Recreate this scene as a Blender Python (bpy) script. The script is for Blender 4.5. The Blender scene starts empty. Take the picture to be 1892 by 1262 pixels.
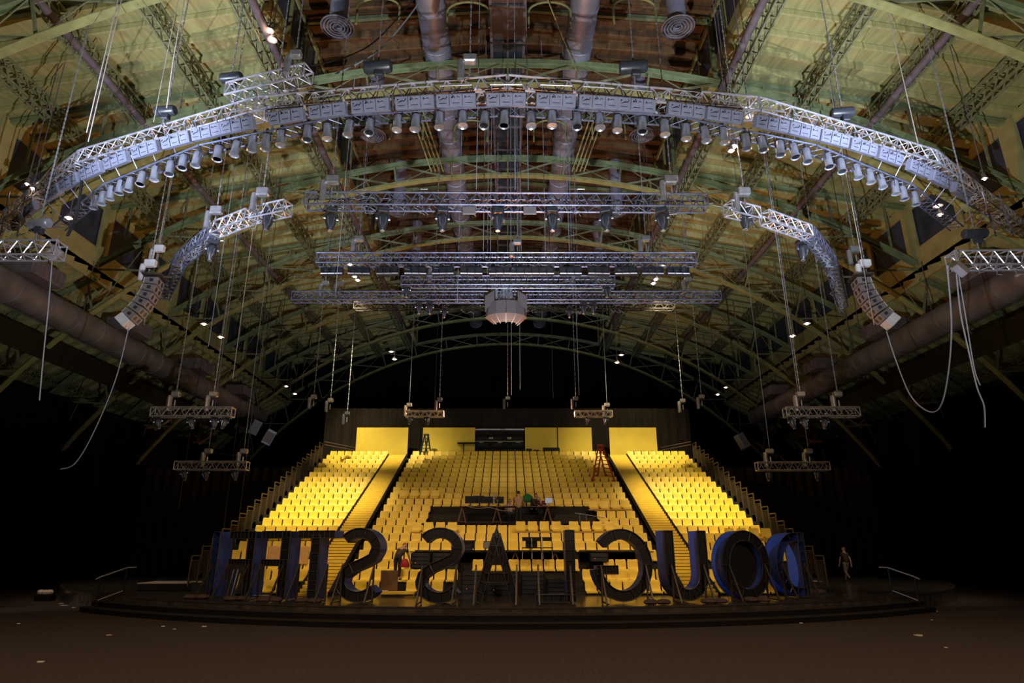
import bpy, math, random
from mathutils import Vector, Matrix
random.seed(7)
PI = math.pi
sc = bpy.context.scene
COL = sc.collection

# ------------------------------------------------------------------ camera
FPX, TILT, CAMZ, CX0 = 1180.0, math.radians(17.8), 2.33, 938.0
cam_data = bpy.data.cameras.new('camera')
cam_data.sensor_width = 36.0
cam_data.lens = 36.0 * FPX / 1892.0
cam_data.shift_x = (946 - CX0) / 1892.0
cam_data.clip_end = 300
cam = bpy.data.objects.new('camera', cam_data)
COL.objects.link(cam)
cam.location = (0, 0, CAMZ)
cam.rotation_euler = (PI / 2 + TILT, 0, 0)
sc.camera = cam

# ------------------------------------------------------------------ exposure and world
sc.view_settings.view_transform = 'Standard'
sc.view_settings.look = 'None'
sc.view_settings.gamma = 1
sc.view_settings.use_curve_mapping = False
sc.view_settings.exposure = 0.0
w = bpy.data.worlds.new('hall_dark'); sc.world = w
w.use_nodes = True
bg = w.node_tree.nodes['Background']
bg.inputs[0].default_value = (0.9, 0.35, 0.2, 1)
bg.inputs[1].default_value = 0.0009

# ------------------------------------------------------------------ lights
def spot(name, loc, aim, power, col, angle=60, blend=.5, radius=.15):
    d = bpy.data.lights.new(name, 'SPOT')
    d.energy = power; d.color = col; d.spot_size = math.radians(angle); d.spot_blend = blend
    d.shadow_soft_size = radius
    o = bpy.data.objects.new(name, d); COL.objects.link(o)
    o.location = loc
    o.rotation_euler = (Vector(aim) - Vector(loc)).to_track_quat('-Z', 'Y').to_euler()
    return o
COOL = (.72, .80, 1.0)
WARM = (1.0, .78, .45)
# uplights standing on the hall floor in front of the stage, tipped steeply at the roof and rigging
spot('floor_uplight', (1.5, 5.0, .5), (0, 13.0, 24), 15500, (.97, .96, .95), 134, .6, .07)
spot('ring_fill', (-12.5, 11.0, 9.5), (-11.5, 17.2, 14.3), 10500, COOL, 60, .9, .10)  # added pair in mid-air, unseen, brightening the curved truss side sections
spot('ring_fill', (12.5, 11.0, 9.5), (11.5, 17.2, 14.3), 10500, COOL, 60, .9, .10)
spot('floor_uplight', (0, 14.0, 1.5), (0, 27, 17), 2600, (.50, .62, 1.0), 62, .9, .2)
# seat washes: lamps rigged on the trusses over the stage, aimed at the two side blocks
spot('seat_wash', (-9.5, 26.5, 14.5), (-10.6, 35.5, 4.3), 11000, (1.0, .84, .50), 44, .9, .25)
spot('seat_wash', (9.5, 26.5, 14.5), (10.6, 35.5, 4.3), 11000, (1.0, .84, .50), 44, .9, .25)
spot('seat_wash', (-9.0, 33.0, 16.6), (-9.0, 44.5, 9.2), 10500, (1.0, .84, .50), 50, .9, .25)
spot('seat_wash', (9.0, 33.0, 16.6), (9.0, 44.5, 9.2), 10500, (1.0, .84, .50), 50, .9, .25)
spot('seat_wash', (-5.0, 22.0, 12.5), (-5.5, 30.5, 1.8), 2700, (1.0, .72, .36), 66, .9, .3)
spot('seat_wash', (5.0, 22.0, 12.5), (5.5, 30.5, 1.8), 2700, (1.0, .72, .36), 66, .9, .3)
spot('seat_wash', (0, 26.2, 12.8), (0, 42, 8), 1300, (1.0, .80, .40), 46, .9, .3)
# blue spots added beyond the wings to brighten the letter sides
spot('letter_side_fill', (-18, 27, 8), (9.8, 25, 2.2), 7000, (.45, .62, 1.0), 13, .8, .2)
spot('letter_side_fill', (17, 27, 7), (-10.2, 24.6, 1.8), 350, (.35, .50, 1.0), 9, .8, .2)
# warm spot added for bounce going up from the lit stage and seats
spot('stage_glow', (0, 32.0, 6.0), (0, 25.0, 20), 3000, (1.0, .34, .10), 165, .5, 1.5)
# warm lamps at roof level beyond the trusses (orange patches on the deck)
spot('roof_uplight', (7.0, 35, 12.5), (13.5, 37, 21.2), 520, (1.0, .36, .10), 62, .7, .15)
spot('roof_uplight', (10.0, 47, 13), (13, 51, 21), 330, (1.0, .34, .10), 70, .6, .15)
spot('roof_uplight', (-9.0, 44, 13), (-12, 48, 21), 330, (1.0, .36, .11), 70, .6, .15)
# low warm light over the hall floor
spot('floor_wash', (15, 6, 13), (9, 15, 0), 4200, (1.0, .68, .46), 110, 1.0, .4)
spot('floor_wash', (0, 4, 14), (0, 16, 0), 3200, (1.0, .66, .44), 90, 1.0, .5)
spot('floor_wash', (-15, 6, 13), (-9, 15, 0), 3400, (1.0, .68, .46), 110, 1.0, .4)
spot('floor_wash', (-26, 23, 2.2), (-20.0, 26.2, 0), 900, (1.0, .82, .62), 26, 1.0, .2)
spot('stage_side_fill', (21, 24, 13), (18, 34, .55), 9500, (1.0, .74, .58), 50, 1.0, .2)  # unseen spots added to brighten the stage sides and the walking person
spot('stage_side_fill', (-21, 24, 13), (-18, 33, .55), 7500, (1.0, .74, .58), 50, 1.0, .2)
spot('bracket_fill', (0, 38, 11), (26, 47, 10.5), 2600, (1.0, .50, .26), 34, 1.0, .2)  # added pair, unseen, to pick out the timber brackets on both sides
spot('bracket_fill', (0, 38, 11), (-26, 47, 10.5), 2600, (1.0, .50, .26), 34, 1.0, .2)

# ------------------------------------------------------------------ pixel / space helpers
def ray(px, py):
    u = (631 - py) / FPX
    return (px - CX0) / FPX, math.cos(TILT) - math.sin(TILT) * u, math.sin(TILT) + math.cos(TILT) * u
def at_y(px, py, Y):
    a, b, c = ray(px, py); k = Y / b
    return Vector((a * k, Y, CAMZ + c * k))
def at_z(px, py, Z):
    a, b, c = ray(px, py); k = (Z - CAMZ) / c
    return Vector((a * k, b * k, Z))
def at_x(px, py, X):
    a, b, c = ray(px, py); k = X / a
    return Vector((X, b * k, CAMZ + c * k))
def proj_x(x, y, z):
    return CX0 + FPX * x / (y * math.cos(TILT) + (z - CAMZ) * math.sin(TILT))
def on_ring(px, R, Yc, z):
    lo, hi = -1.05, 1.05
    for _ in range(40):
        m = (lo + hi) / 2
        if proj_x(R * math.sin(m), Yc - R * math.cos(m), z) < px: lo = m
        else: hi = m
    return m, Vector((R * math.sin(m), Yc - R * math.cos(m), z))

# ------------------------------------------------------------------ materials
def lin(c):
    c = c / 255.0
    return c / 12.92 if c <= .04045 else ((c + .055) / 1.055) ** 2.4
def rgb(r, g, b): return (lin(r), lin(g), lin(b), 1)
def mat(name, color, rough=.6, metal=0.0, var=.15, scale=6.0, bump=0.0, spec=.5, emit=None, strength=0, stretch=(1, 1, 1), rvar=0.0):
    m = bpy.data.materials.new(name); m.use_nodes = True
    nt = m.node_tree; n = nt.nodes; l = nt.links
    p = n['Principled BSDF']
    p.inputs['Roughness'].default_value = rough
    p.inputs['Metallic'].default_value = metal
    p.inputs['Specular IOR Level'].default_value = spec
    tc = n.new('ShaderNodeTexCoord'); mp = n.new('ShaderNodeMapping')
    mp.inputs['Scale'].default_value = stretch
    l.new(tc.outputs['Object'], mp.inputs['Vector'])
    nz = n.new('ShaderNodeTexNoise'); nz.inputs['Scale'].default_value = scale; nz.inputs['Detail'].default_value = 4
    l.new(mp.outputs[0], nz.inputs['Vector'])
    rp = n.new('ShaderNodeValToRGB')
    c0 = [max(0, c * (1 - var)) for c in color[:3]] + [1]; c1 = [min(1, c * (1 + var)) for c in color[:3]] + [1]
    rp.color_ramp.elements[0].position = .3; rp.color_ramp.elements[1].position = .7
    rp.color_ramp.elements[0].color = c0; rp.color_ramp.elements[1].color = c1
    l.new(nz.outputs['Fac'], rp.inputs['Fac']); l.new(rp.outputs['Color'], p.inputs['Base Color'])
    if rvar:
        mr = n.new('ShaderNodeMapRange'); mr.inputs['To Min'].default_value = max(0, rough - rvar); mr.inputs['To Max'].default_value = min(1, rough + rvar)
        l.new(nz.outputs['Fac'], mr.inputs['Value']); l.new(mr.outputs[0], p.inputs['Roughness'])
    if bump:
        b = n.new('ShaderNodeBump'); b.inputs['Strength'].default_value = bump; b.inputs['Distance'].default_value = .02
        l.new(nz.outputs['Fac'], b.inputs['Height']); l.new(b.outputs[0], p.inputs['Normal'])
    if emit:
        p.inputs['Emission Color'].default_value = (*emit, 1); p.inputs['Emission Strength'].default_value = strength
    return m
M = {}
M['deck'] = mat('roof_deck_paint', (.37, .355, .15, 1), .8, var=.2, scale=1.2, stretch=(5, .6, 1), bump=.2)
M['monitor'] = mat('monitor_planks', (.14, .080, .032, 1), .85, var=.3, scale=1.5, stretch=(4, .6, 1))
M['green'] = mat('green_steel_paint', (.18, .23, .115, 1), .5, var=.2, scale=3)
M['green2'] = mat('pale_lit_green_paint', (.29, .30, .12, 1), .55, var=.2, scale=3)  # lit tone of the green put into lower chords; also pale green fittings
M['lattice'] = mat('dull_green_steel', (.20, .22, .12, 1), .6, var=.25, scale=4)
M['pipe'] = mat('purple_grey_pipe', (.135, .11, .125, 1), .55, var=.25, scale=3)
M['duct'] = mat('duct_sheet_metal', (.16, .15, .165, 1), .6, metal=.2, var=.3, scale=1.2)
M['duct2'] = mat('galvanised_blue_duct', (.30, .31, .40, 1), .45, metal=.35, var=.2, scale=1.5)
M['glass'] = mat('dark_blue_pane', (.045, .055, .095, 1), .3, var=.3, scale=1)
M['drape'] = mat('black_velour_drape', (.006, .0045, .004, 1), .95, var=.4, scale=3, stretch=(1, 1, .05), spec=.1)
M['drape2'] = mat('charcoal_backdrop', (.028, .022, .016, 1), .95, var=.25, scale=2, stretch=(4, 4, .3), spec=.1)
M['floor'] = mat('hall_floor', (.060, .043, .034, 1), .8, var=.35, scale=14, bump=.15, spec=.25)
M['stage'] = mat('glossy_stage_deck', (.055, .046, .036, 1), .20, var=.5, scale=2.5, bump=.03, rvar=.06)
M['step'] = mat('black_step', (.006, .005, .004, 1), .8, var=.4, scale=5, spec=.2)
M['nosing'] = mat('step_nosing', (.035, .028, .022, 1), .45, var=.2)
M['yellow'] = mat('yellow_seat_plastic', (.86, .60, .045, 1), .42, var=.05, scale=3)
M['yellow2'] = mat('yellow_painted_ply', (.78, .56, .035, 1), .6, var=.05, scale=1.5)
M['steps_y'] = mat('yellow_aisle_step', (.82, .57, .05, 1), .55, var=.08, scale=4)
M['tan'] = mat('tan_plywood', (.62, .36, .12, 1), .6, var=.12, scale=4, stretch=(1, 8, 1))
M['brown'] = mat('brown_board', (.13, .062, .022, 1), .6, var=.12, scale=4)
M['black'] = mat('matt_black', (.006, .005, .005, 1), .6, var=.3, spec=.3)
M['tier'] = mat('black_tier_board', (.014, .010, .007, 1), .7, var=.3)
M['plastic'] = mat('black_moulded_plastic', (.030, .034, .045, 1), .35, var=.2)
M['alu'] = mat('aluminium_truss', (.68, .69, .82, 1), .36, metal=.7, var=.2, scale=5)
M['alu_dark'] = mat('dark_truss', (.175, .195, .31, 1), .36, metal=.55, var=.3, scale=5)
M['can'] = mat('brushed_can', (.58, .62, .74, 1), .30, metal=.8, var=.15, scale=5)
M['box'] = mat('grey_lamp_bank', (.185, .20, .28, 1), .45, metal=.1, var=.15, scale=4)
M['grill'] = mat('speaker_grille', (.22, .20, .22, 1), .55, var=.15, scale=20)
M['white'] = mat('light_grey_cabinet', (.62, .63, .68, 1), .5, var=.08)
M['steel'] = mat('zinc_steel', (.40, .41, .45, 1), .35, metal=.7, var=.2)
M['rope'] = mat('pale_rope', (.40, .37, .34, 1), .7, var=.2, scale=20)
M['cable'] = mat('black_cable', (.02, .02, .024, 1), .35, var=.2)
M['bluecable'] = mat('grey_blue_cable', (.30, .36, .46, 1), .4, var=.1)
M['rail'] = mat('dark_bronze_rail', (.12, .085, .045, 1), .45, metal=.4, var=.2)
M['handrail'] = mat('bare_steel_handrail', (.55, .52, .50, 1), .3, metal=.8, var=.1)
M['blue'] = mat('blue_letter_skin', (.030, .075, .34, 1), .38, var=.08, scale=2)
M['letterblack'] = mat('black_letter_back', (.004, .0035, .004, 1), .5, var=.3, scale=3)
M['frame'] = mat('letter_frame_tube', (.10, .085, .07, 1), .4, metal=.6, var=.2)
M['orange'] = mat('orange_ladder', (.52, .07, .025, 1), .45, var=.15)
M['teal'] = mat('blue_green_ladder', (.015, .045, .055, 1), .5, var=.15)
M['wood'] = mat('bare_timber', (.46, .24, .12, 1), .7, var=.25, scale=6, stretch=(6, 1, 1))
M['sand'] = mat('sandbag_canvas', (.075, .045, .035, 1), .85, var=.3)
M['offwhite'] = mat('off_white_board', (.55, .48, .40, 1), .6, var=.05)
M['paper'] = mat('litter_paper', (.75, .68, .60, 1), .8, var=.05)
M['red'] = mat('red_cloth', (.35, .012, .02, 1), .7, var=.2)
M['lamp'] = mat('lit_lamp_face', (1, .9, .8, 1), .5, emit=(1.0, .78, .58), strength=22)
M['screen'] = mat('lit_monitor_screen', (.2, .2, .2, 1), .4, emit=(.75, .8, 1.0), strength=.25)
M['led'] = mat('red_indicator', (.8, .05, .05, 1), .4, emit=(1, .1, .08), strength=1.5)
M['skin'] = mat('skin', (.50, .28, .19, 1), .55, var=.06)
M['hair_dark'] = mat('dark_hair', (.012, .008, .006, 1), .6)
M['hair_light'] = mat('grey_hair', (.38, .30, .24, 1), .7)
M['hair_red'] = mat('reddish_hair', (.34, .11, .05, 1), .7)
M['shirt_black'] = mat('black_shirt', (.045, .028, .024, 1), .8, var=.2)
M['shirt_pink'] = mat('pale_pink_shirt', (.55, .38, .40, 1), .8, var=.1)
M['shirt_tan'] = mat('tan_shirt', (.38, .23, .15, 1), .8, var=.1)
M['shirt_red'] = mat('dark_red_jacket', (.10, .012, .02, 1), .8, var=.15)
M['khaki'] = mat('green_khaki_trousers', (.17, .16, .10, 1), .85, var=.15)
M['jeans'] = mat('dark_trousers', (.012, .012, .016, 1), .85, var=.2)
M['shoe'] = mat('dark_shoe', (.02, .012, .010, 1), .6)
M['dgreen'] = mat('green_bag_cloth', (.01, .16, .05, 1), .7)

# ------------------------------------------------------------------ mesh builder
class MB:
    def __init__(s): s.v = []; s.f = []
    def add(s, vs, fs):
        n = len(s.v); s.v += [tuple(v) for v in vs]; s.f += [tuple(i + n for i in f) for f in fs]; return s
    def box(s, c, d, R=None):
        vs = []
        for z in (-.5, .5):
            for x, y in ((-.5, -.5), (.5, -.5), (.5, .5), (-.5, .5)):
                q = Vector((x * d[0], y * d[1], z * d[2]))
                if R is not None: q = R @ q
                vs.append(q + Vector(c))
        return s.add(vs, [(3, 2, 1, 0), (4, 5, 6, 7), (0, 1, 5, 4), (1, 2, 6, 5), (2, 3, 7, 6), (3, 0, 4, 7)])
    def bbox(s, c, d, b=.01, R=None):
        # box with chamfered vertical and horizontal edges
        hx, hy, hz = d[0] / 2, d[1] / 2, d[2] / 2
        b = min(b, hx * .9, hy * .9, hz * .9)
        rings = []
        for z, i in ((-hz, b), (-hz + b, 0), (hz - b, 0), (hz, b)):
            X, Y = hx - i, hy - i; k = b * .7
            rings.append([(X - k, -Y, z), (X, -Y + k, z), (X, Y - k, z), (X - k, Y, z), (-X + k, Y, z), (-X, Y - k, z), (-X, -Y + k, z), (-X + k, -Y, z)])
        vs = []
        for r in rings:
            for q in r:
                q = Vector(q)
                if R is not None: q = R @ q
                vs.append(q + Vector(c))
        fs = [tuple(range(7, -1, -1)), tuple(range(24, 32))]
        for k in range(3):
            for i in range(8):
                j = (i + 1) % 8
                fs.append((k * 8 + i, k * 8 + j, k * 8 + 8 + j, k * 8 + 8 + i))
        return s.add(vs, fs)
    def bar(s, p, q, w, h=None, up=(0, 0, 1)):
        h = h or w
        p, q = Vector(p), Vector(q); d = q - p; L = d.length
        if L < 1e-6: return s
        d /= L; u = Vector(up)
        x = d.cross(u)
        if x.length < 1e-3: x = d.cross(Vector((1, 0, 0)))
        x.normalize(); u = x.cross(d)
        vs = []
        for e in (p, q):
            for a, b in ((-.5, -.5), (.5, -.5), (.5, .5), (-.5, .5)): vs.append(e + x * (a * w) + u * (b * h))
        return s.add(vs, [(3, 2, 1, 0), (4, 5, 6, 7), (0, 1, 5, 4), (1, 2, 6, 5), (2, 3, 7, 6), (3, 0, 4, 7)])
    def tube(s, p, q, r, n=8, r2=None):
        return s.path([p, q], r, n, r2)
    def path(s, pts, r, n=6, r2=None, closed=False):
        pts = [Vector(p) for p in pts]; m = len(pts); vs = []; fs = []
        prev = None
        for i, p in enumerate(pts):
            if closed: d = pts[(i + 1) % m] - pts[i - 1]
            else: d = pts[min(i + 1, m - 1)] - pts[max(i - 1, 0)]
            if d.length < 1e-9: d = Vector((0, 0, 1))
            d.normalize()
            if prev is None:
                x = d.cross(Vector((0, 0, 1)))
                if x.length < 1e-3: x = d.cross(Vector((1, 0, 0)))
            else: x = prev - d * prev.dot(d)
            if x.length < 1e-6: x = d.orthogonal()
            x.normalize(); prev = x; y = d.cross(x)
            rr = r if r2 is None else r + (r2 - r) * i / (m - 1)
            for k in range(n):
                a = 2 * PI * k / n
                vs.append(p + x * (math.cos(a) * rr) + y * (math.sin(a) * rr))
        for i in range(m if closed else m - 1):
            j = (i + 1) % m
            for k in range(n):
                fs.append((i * n + k, i * n + (k + 1) % n, j * n + (k + 1) % n, j * n + k))
        if not closed: fs += [tuple(range(n - 1, -1, -1)), tuple(range((m - 1) * n, m * n))]
        return s.add(vs, fs)
    def lathe(s, prof, n=16, mx=None, cap=True):
        vs = []; fs = []; m = len(prof)
        for r, z in prof:
            for k in range(n):
                a = 2 * PI * k / n; q = Vector((r * math.cos(a), r * math.sin(a), z))
                vs.append(mx @ q if mx is not None else q)
        for i in range(m - 1):
            for k in range(n): fs.append((i * n + k, i * n + (k + 1) % n, (i + 1) * n + (k + 1) % n, (i + 1) * n + k))
        if cap and prof[0][0] > 1e-4: fs.append(tuple(range(n - 1, -1, -1)))
        if cap and prof[-1][0] > 1e-4: fs.append(tuple(range((m - 1) * n, m * n)))
        return s.add(vs, fs)
    def prism(s, poly, a, b, f):
        # polygon extruded from a to b; f(u, v, t) gives the point
        n = len(poly)
        vs = [f(u, v, a) for u, v in poly] + [f(u, v, b) for u, v in poly]
        fs = [tuple(range(n - 1, -1, -1)), tuple(range(n, 2 * n))] + [(i, (i + 1) % n, (i + 1) % n + n, i + n) for i in range(n)]
        return s.add(vs, fs)
    def build(s, name, m, parent=None, smooth=False, local=False):
        me = bpy.data.meshes.new(name)
        o0 = Vector((0, 0, 0))
        if parent is not None and not local: o0 = ORG.get(parent.name, Vector((0, 0, 0)))
        me.from_pydata([tuple(Vector(v) - o0) for v in s.v], [], s.f)
        me.materials.append(m)
        if smooth:
            me.polygons.foreach_set('use_smooth', [True] * len(me.polygons))
            try: me.set_sharp_from_angle(angle=math.radians(40))
            except Exception: pass
        me.update()
        o = bpy.data.objects.new(name, me); COL.objects.link(o)
        if parent is not None:
            o.parent = parent; ORG[o.name] = o0
        return o
ORG = {}
def tag(o, label=None, cat=None, group=None, kind=None):
    if label: o['label'] = label
    if cat: o['category'] = cat
    if group: o['group'] = group
    if kind: o['kind'] = kind
    return o
def thing(name, label, cat, loc=(0, 0, 0), rotz=0, group=None):
    o = bpy.data.objects.new(name, None); COL.objects.link(o)
    o.empty_display_size = .1
    o.location = loc; o.rotation_euler = (0, 0, rotz)
    ORG[o.name] = Vector(loc)
    return tag(o, label, cat, group)
def struct(name, mb, m, smooth=False):
    o = mb.build(name, m, smooth=smooth); o['kind'] = 'structure'; return o
def copy_tree(o, parent=None):
    c = o.copy(); COL.objects.link(c)
    if parent is not None: c.parent = parent
    for ch in list(o.children): copy_tree(ch, c)
    return c
class Proto:
    # the first placement moves the prototype itself, later ones copy it with its parts
    def __init__(s, root): s.root = root; s.used = False
    def place(s, loc, label, cat=None, group=None, rot=(0, 0, 0), scale=None):
        o = copy_tree(s.root) if s.used else s.root
        s.used = True
        o.location = loc; o.rotation_euler = rot
        if scale: o.scale = (scale,) * 3
        tag(o, label, cat, group); return o
ORD = 'first second third fourth fifth sixth seventh eighth ninth tenth eleventh twelfth thirteenth fourteenth fifteenth sixteenth seventeenth eighteenth nineteenth twentieth twenty-first twenty-second twenty-third twenty-fourth twenty-fifth twenty-sixth twenty-seventh twenty-eighth twenty-ninth thirtieth'.split()
def squiggle(p, q, amp, n=9, r=.012, mb=None):
    mb = mb or MB(); p, q = Vector(p), Vector(q); pts = []
    for i in range(n):
        t = i / (n - 1)
        pts.append(p.lerp(q, t) + Vector([random.uniform(-amp, amp) for _ in range(3)]) * (1 if 0 < i < n - 1 else 0))
    return mb.path(pts, r, 4)
def smooth_pts(P, n=8):
    P = [Vector(p) for p in P]; out = []
    for i in range(len(P) - 1):
        a, b, c, d = P[max(i - 1, 0)], P[i], P[i + 1], P[min(i + 2, len(P) - 1)]
        for k in range(n):
            t = k / n
            out.append(.5 * ((2 * b) + (c - a) * t + (2 * a - 5 * b + 4 * c - d) * t * t + (3 * b - a - 3 * c + d) * t ** 3))
    out.append(P[-1]); return out

# ================================================================== the hall
def up_z(x): return -16.55 + math.sqrt(1600 - x * x)
def lo_z(x): return -10.6 + math.sqrt(32.8 ** 2 - x * x)
def deck_z(x):
    x = abs(x)
    if x < 9.4: return 26.0 + (9.4 - x) * .09
    if x < 22: return 22.75 - .19 * (x - 9.4)
    return 16.3 - .55 * (x - 22)
YS = [17.0, 23.9, 31.4, 39.0, 47.0, 55.0, 63.0]
Y0, Y1 = 8.0, 64.5
mb = MB(); mb.box((0, 32, -.05), (72, 76, .1)); struct('floor', mb, M['floor'])

def deck_strip(xa, xb, za, zb, m, name, pitch=1.08):
    # stepped planking: each course hangs a little below the next one, with a joist at the joint
    mb = MB(); n = int((Y1 - Y0) / pitch) + 1
    for i in range(n):
        a = Y0 + i * pitch; b = a + pitch
        vs = [(xa, a, za - .16), (xb, a, zb - .16), (xb, b, zb + .06), (xa, b, za + .06),
              (xa, a, za + .2), (xb, a, zb + .2), (xb, b, zb + .2), (xa, b, za + .2)]
        mb.add(vs, [(0, 1, 2, 3), (7, 6, 5, 4), (0, 4, 5, 1), (1, 5, 6, 2), (2, 6, 7, 3), (3, 7, 4, 0)])
        mb.bar((xa, a, za - .18), (xb, a, zb - .18), .09, .24)
    return mb
dk = MB()
for s in (-1, 1):
    for m_ in (deck_strip(s * 9.4, s * 22.0, deck_z(9.4), deck_z(21.99), None, None), deck_strip(s * 22.0, s * 33.0, deck_z(22.01), deck_z(33), None, None)):
        dk.add(m_.v, m_.f)
struct('ceiling', dk, M['deck'])
mo = MB()
for s in (-1, 1):
    m_ = deck_strip(0, s * 9.4, deck_z(0), deck_z(9.39), None, None, .9); mo.add(m_.v, m_.f)
struct('ceiling', mo, M['monitor'])
# hall walls behind the drapes
mb = MB()
for s, nm in ((-1, 'wall_left'), (1, 'wall_right')):
    struct(nm, MB().box((s * 33, 32, 5), (.3, 72, 11)), M['drape'])
struct('wall_back', MB().box((0, 64.7, 12), (66, .3, 28)), M['drape'])
struct('wall_front', MB().box((0, -4, 12), (66, .3, 26)), M['drape'])

def drape(name, pts, z0, z1, label, m=M['drape'], amp=.12, pitch=.35):
    mb = MB(); P = []
    for a, b in zip(pts, pts[1:]):
        a, b = Vector(a), Vector(b); L = (b - a).length; n = max(2, int(L / pitch)); nn = Vector((-(b - a).y, (b - a).x)) / L
        for i in range(n + (1 if b == Vector(pts[-1]) else 0)):
            t = i / n; k = amp * math.sin(i * PI * .97) if i % 2 else -amp * random.uniform(.4, 1)
            P.append(a.lerp(b, t) + nn * k)
    n = len(P); th = .03
    vs = [(p.x, p.y, z) for z in (z0, z1) for p in P] + [(p.x, p.y + th, z) for z in (z0, z1) for p in P]
    fs = [(i, i + 1, n + i + 1, n + i) for i in range(n - 1)] + [(2 * n + i, 3 * n + i, 3 * n + i + 1, 2 * n + i + 1) for i in range(n - 1)]
    fs += [(n + i, n + i + 1, 3 * n + i + 1, 3 * n + i) for i in range(n - 1)]
    fs += [(i, 2 * n + i, 2 * n + i + 1, i + 1) for i in range(n - 1)]
    fs += [(0, n, 3 * n, 2 * n), (n - 1, 3 * n - 1, 4 * n - 1, 2 * n - 1)]
    mb.add(vs, fs)
    return tag(mb.build(name, m), label, 'curtain')
drape('side_drape', [(-27, 14), (-27, 60)], 0, 10.9, 'black drape hanging along the left side of the hall')
drape('side_drape', [(27, 14), (27, 60)], 0, 10.9, 'black drape hanging along the right side of the hall')
drape('backdrop_drape', [(-13.6, 47.2), (13.6, 47.2)], 0, 12.2, 'charcoal backdrop drape hanging behind the yellow panels above the seats', M['drape2'])
drape('masking_drape', [(-26.6, 47.8), (-13.7, 47.8)], 0, 7.9, 'low charcoal masking drape left of the seating bank', M['drape2'])
drape('masking_drape', [(13.7, 47.8), (26.6, 47.8)], 0, 7.9, 'low charcoal masking drape right of the seating bank', M['drape2'])
drape('end_drape', [(-26, 63.9), (26, 63.9)], 0, 20.6, 'black drape covering the far end wall under the last arch')

# ------------------------------------------------------------------ roof arches
def arch(Y, k):
    t = thing('roof_arch', f'green riveted steel arch truss, {ORD[k]} from the front of the roof', 'roof truss', (0, Y, up_z(0)), group='steel roof arches')
    N = 36; xs = [-29 + 58 * i / N for i in range(N + 1)]
    up = [Vector((x, Y, up_z(x))) for x in xs]
    lo = []
    for x in xs:
        lo.append(Vector((x * .965, Y, lo_z(x * .965))))
    a = MB(); b = MB(); c = MB()
    for i in range(N):
        a.bar(up[i], up[i + 1], .34, .06, (0, 0, 1)); a.bar(up[i] - Vector((0, .14, .09)), up[i + 1] - Vector((0, .14, .09)), .05, .22)
        a.bar(up[i] + Vector((0, .14, -.09)), up[i + 1] + Vector((0, .14, -.09)), .05, .22)
        b.bar(lo[i], lo[i + 1], .34, .05); b.bar(lo[i] + Vector((0, 0, .1)), lo[i + 1] + Vector((0, 0, .1)), .05, .22)
    for i in range(0, N + 1, 2):
        c.bar(up[i], lo[i], .09, .09)
    for i in range(0, N, 2):
        if xs[i] < 0: c.bar(up[i], lo[i + 2], .07, .09); c.bar(lo[i], up[i + 2], .035, .035)
        else: c.bar(lo[i], up[i + 2], .07, .09); c.bar(up[i], lo[i + 2], .035, .035)
    # sloping rafter frame between the curved chord and the planks
    for s in (-1, 1):
        for x in (11.5, 14.6, 17.8, 20.8):
            c.bar((s * x, Y, up_z(x)), (s * x, Y, deck_z(x) - .2), .09, .09)
    r = MB()
    for s in (-1, 1):
        r.bar((s * 9.4, Y, deck_z(9.5) - .22), (s * 22, Y, deck_z(21.9) - .22), .2, .2)
        r.bar((s * 22, Y, deck_z(22.1) - .3), (s * 30.5, Y, deck_z(30.5) - .3), .2, .2)
        r.bar((s * 9.4, Y, up_z(9.4)), (s * 9.4, Y, 26.0), .16, .16); r.bar((s * 9.4, Y, 25.7), (0, Y, 26.5), .16, .2)
        r.bar((s * 22, Y, up_z(22)), (s * 22, Y, deck_z(21.9)), .2, .2)
    a.build('upper_chord', M['green'], t); b.build('lower_chord', M['green2'], t); c.build('web_bracing', M['lattice'], t); r.build('rafter', M['green'], t)
for k, Y in enumerate(YS): arch(Y, k)

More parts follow.
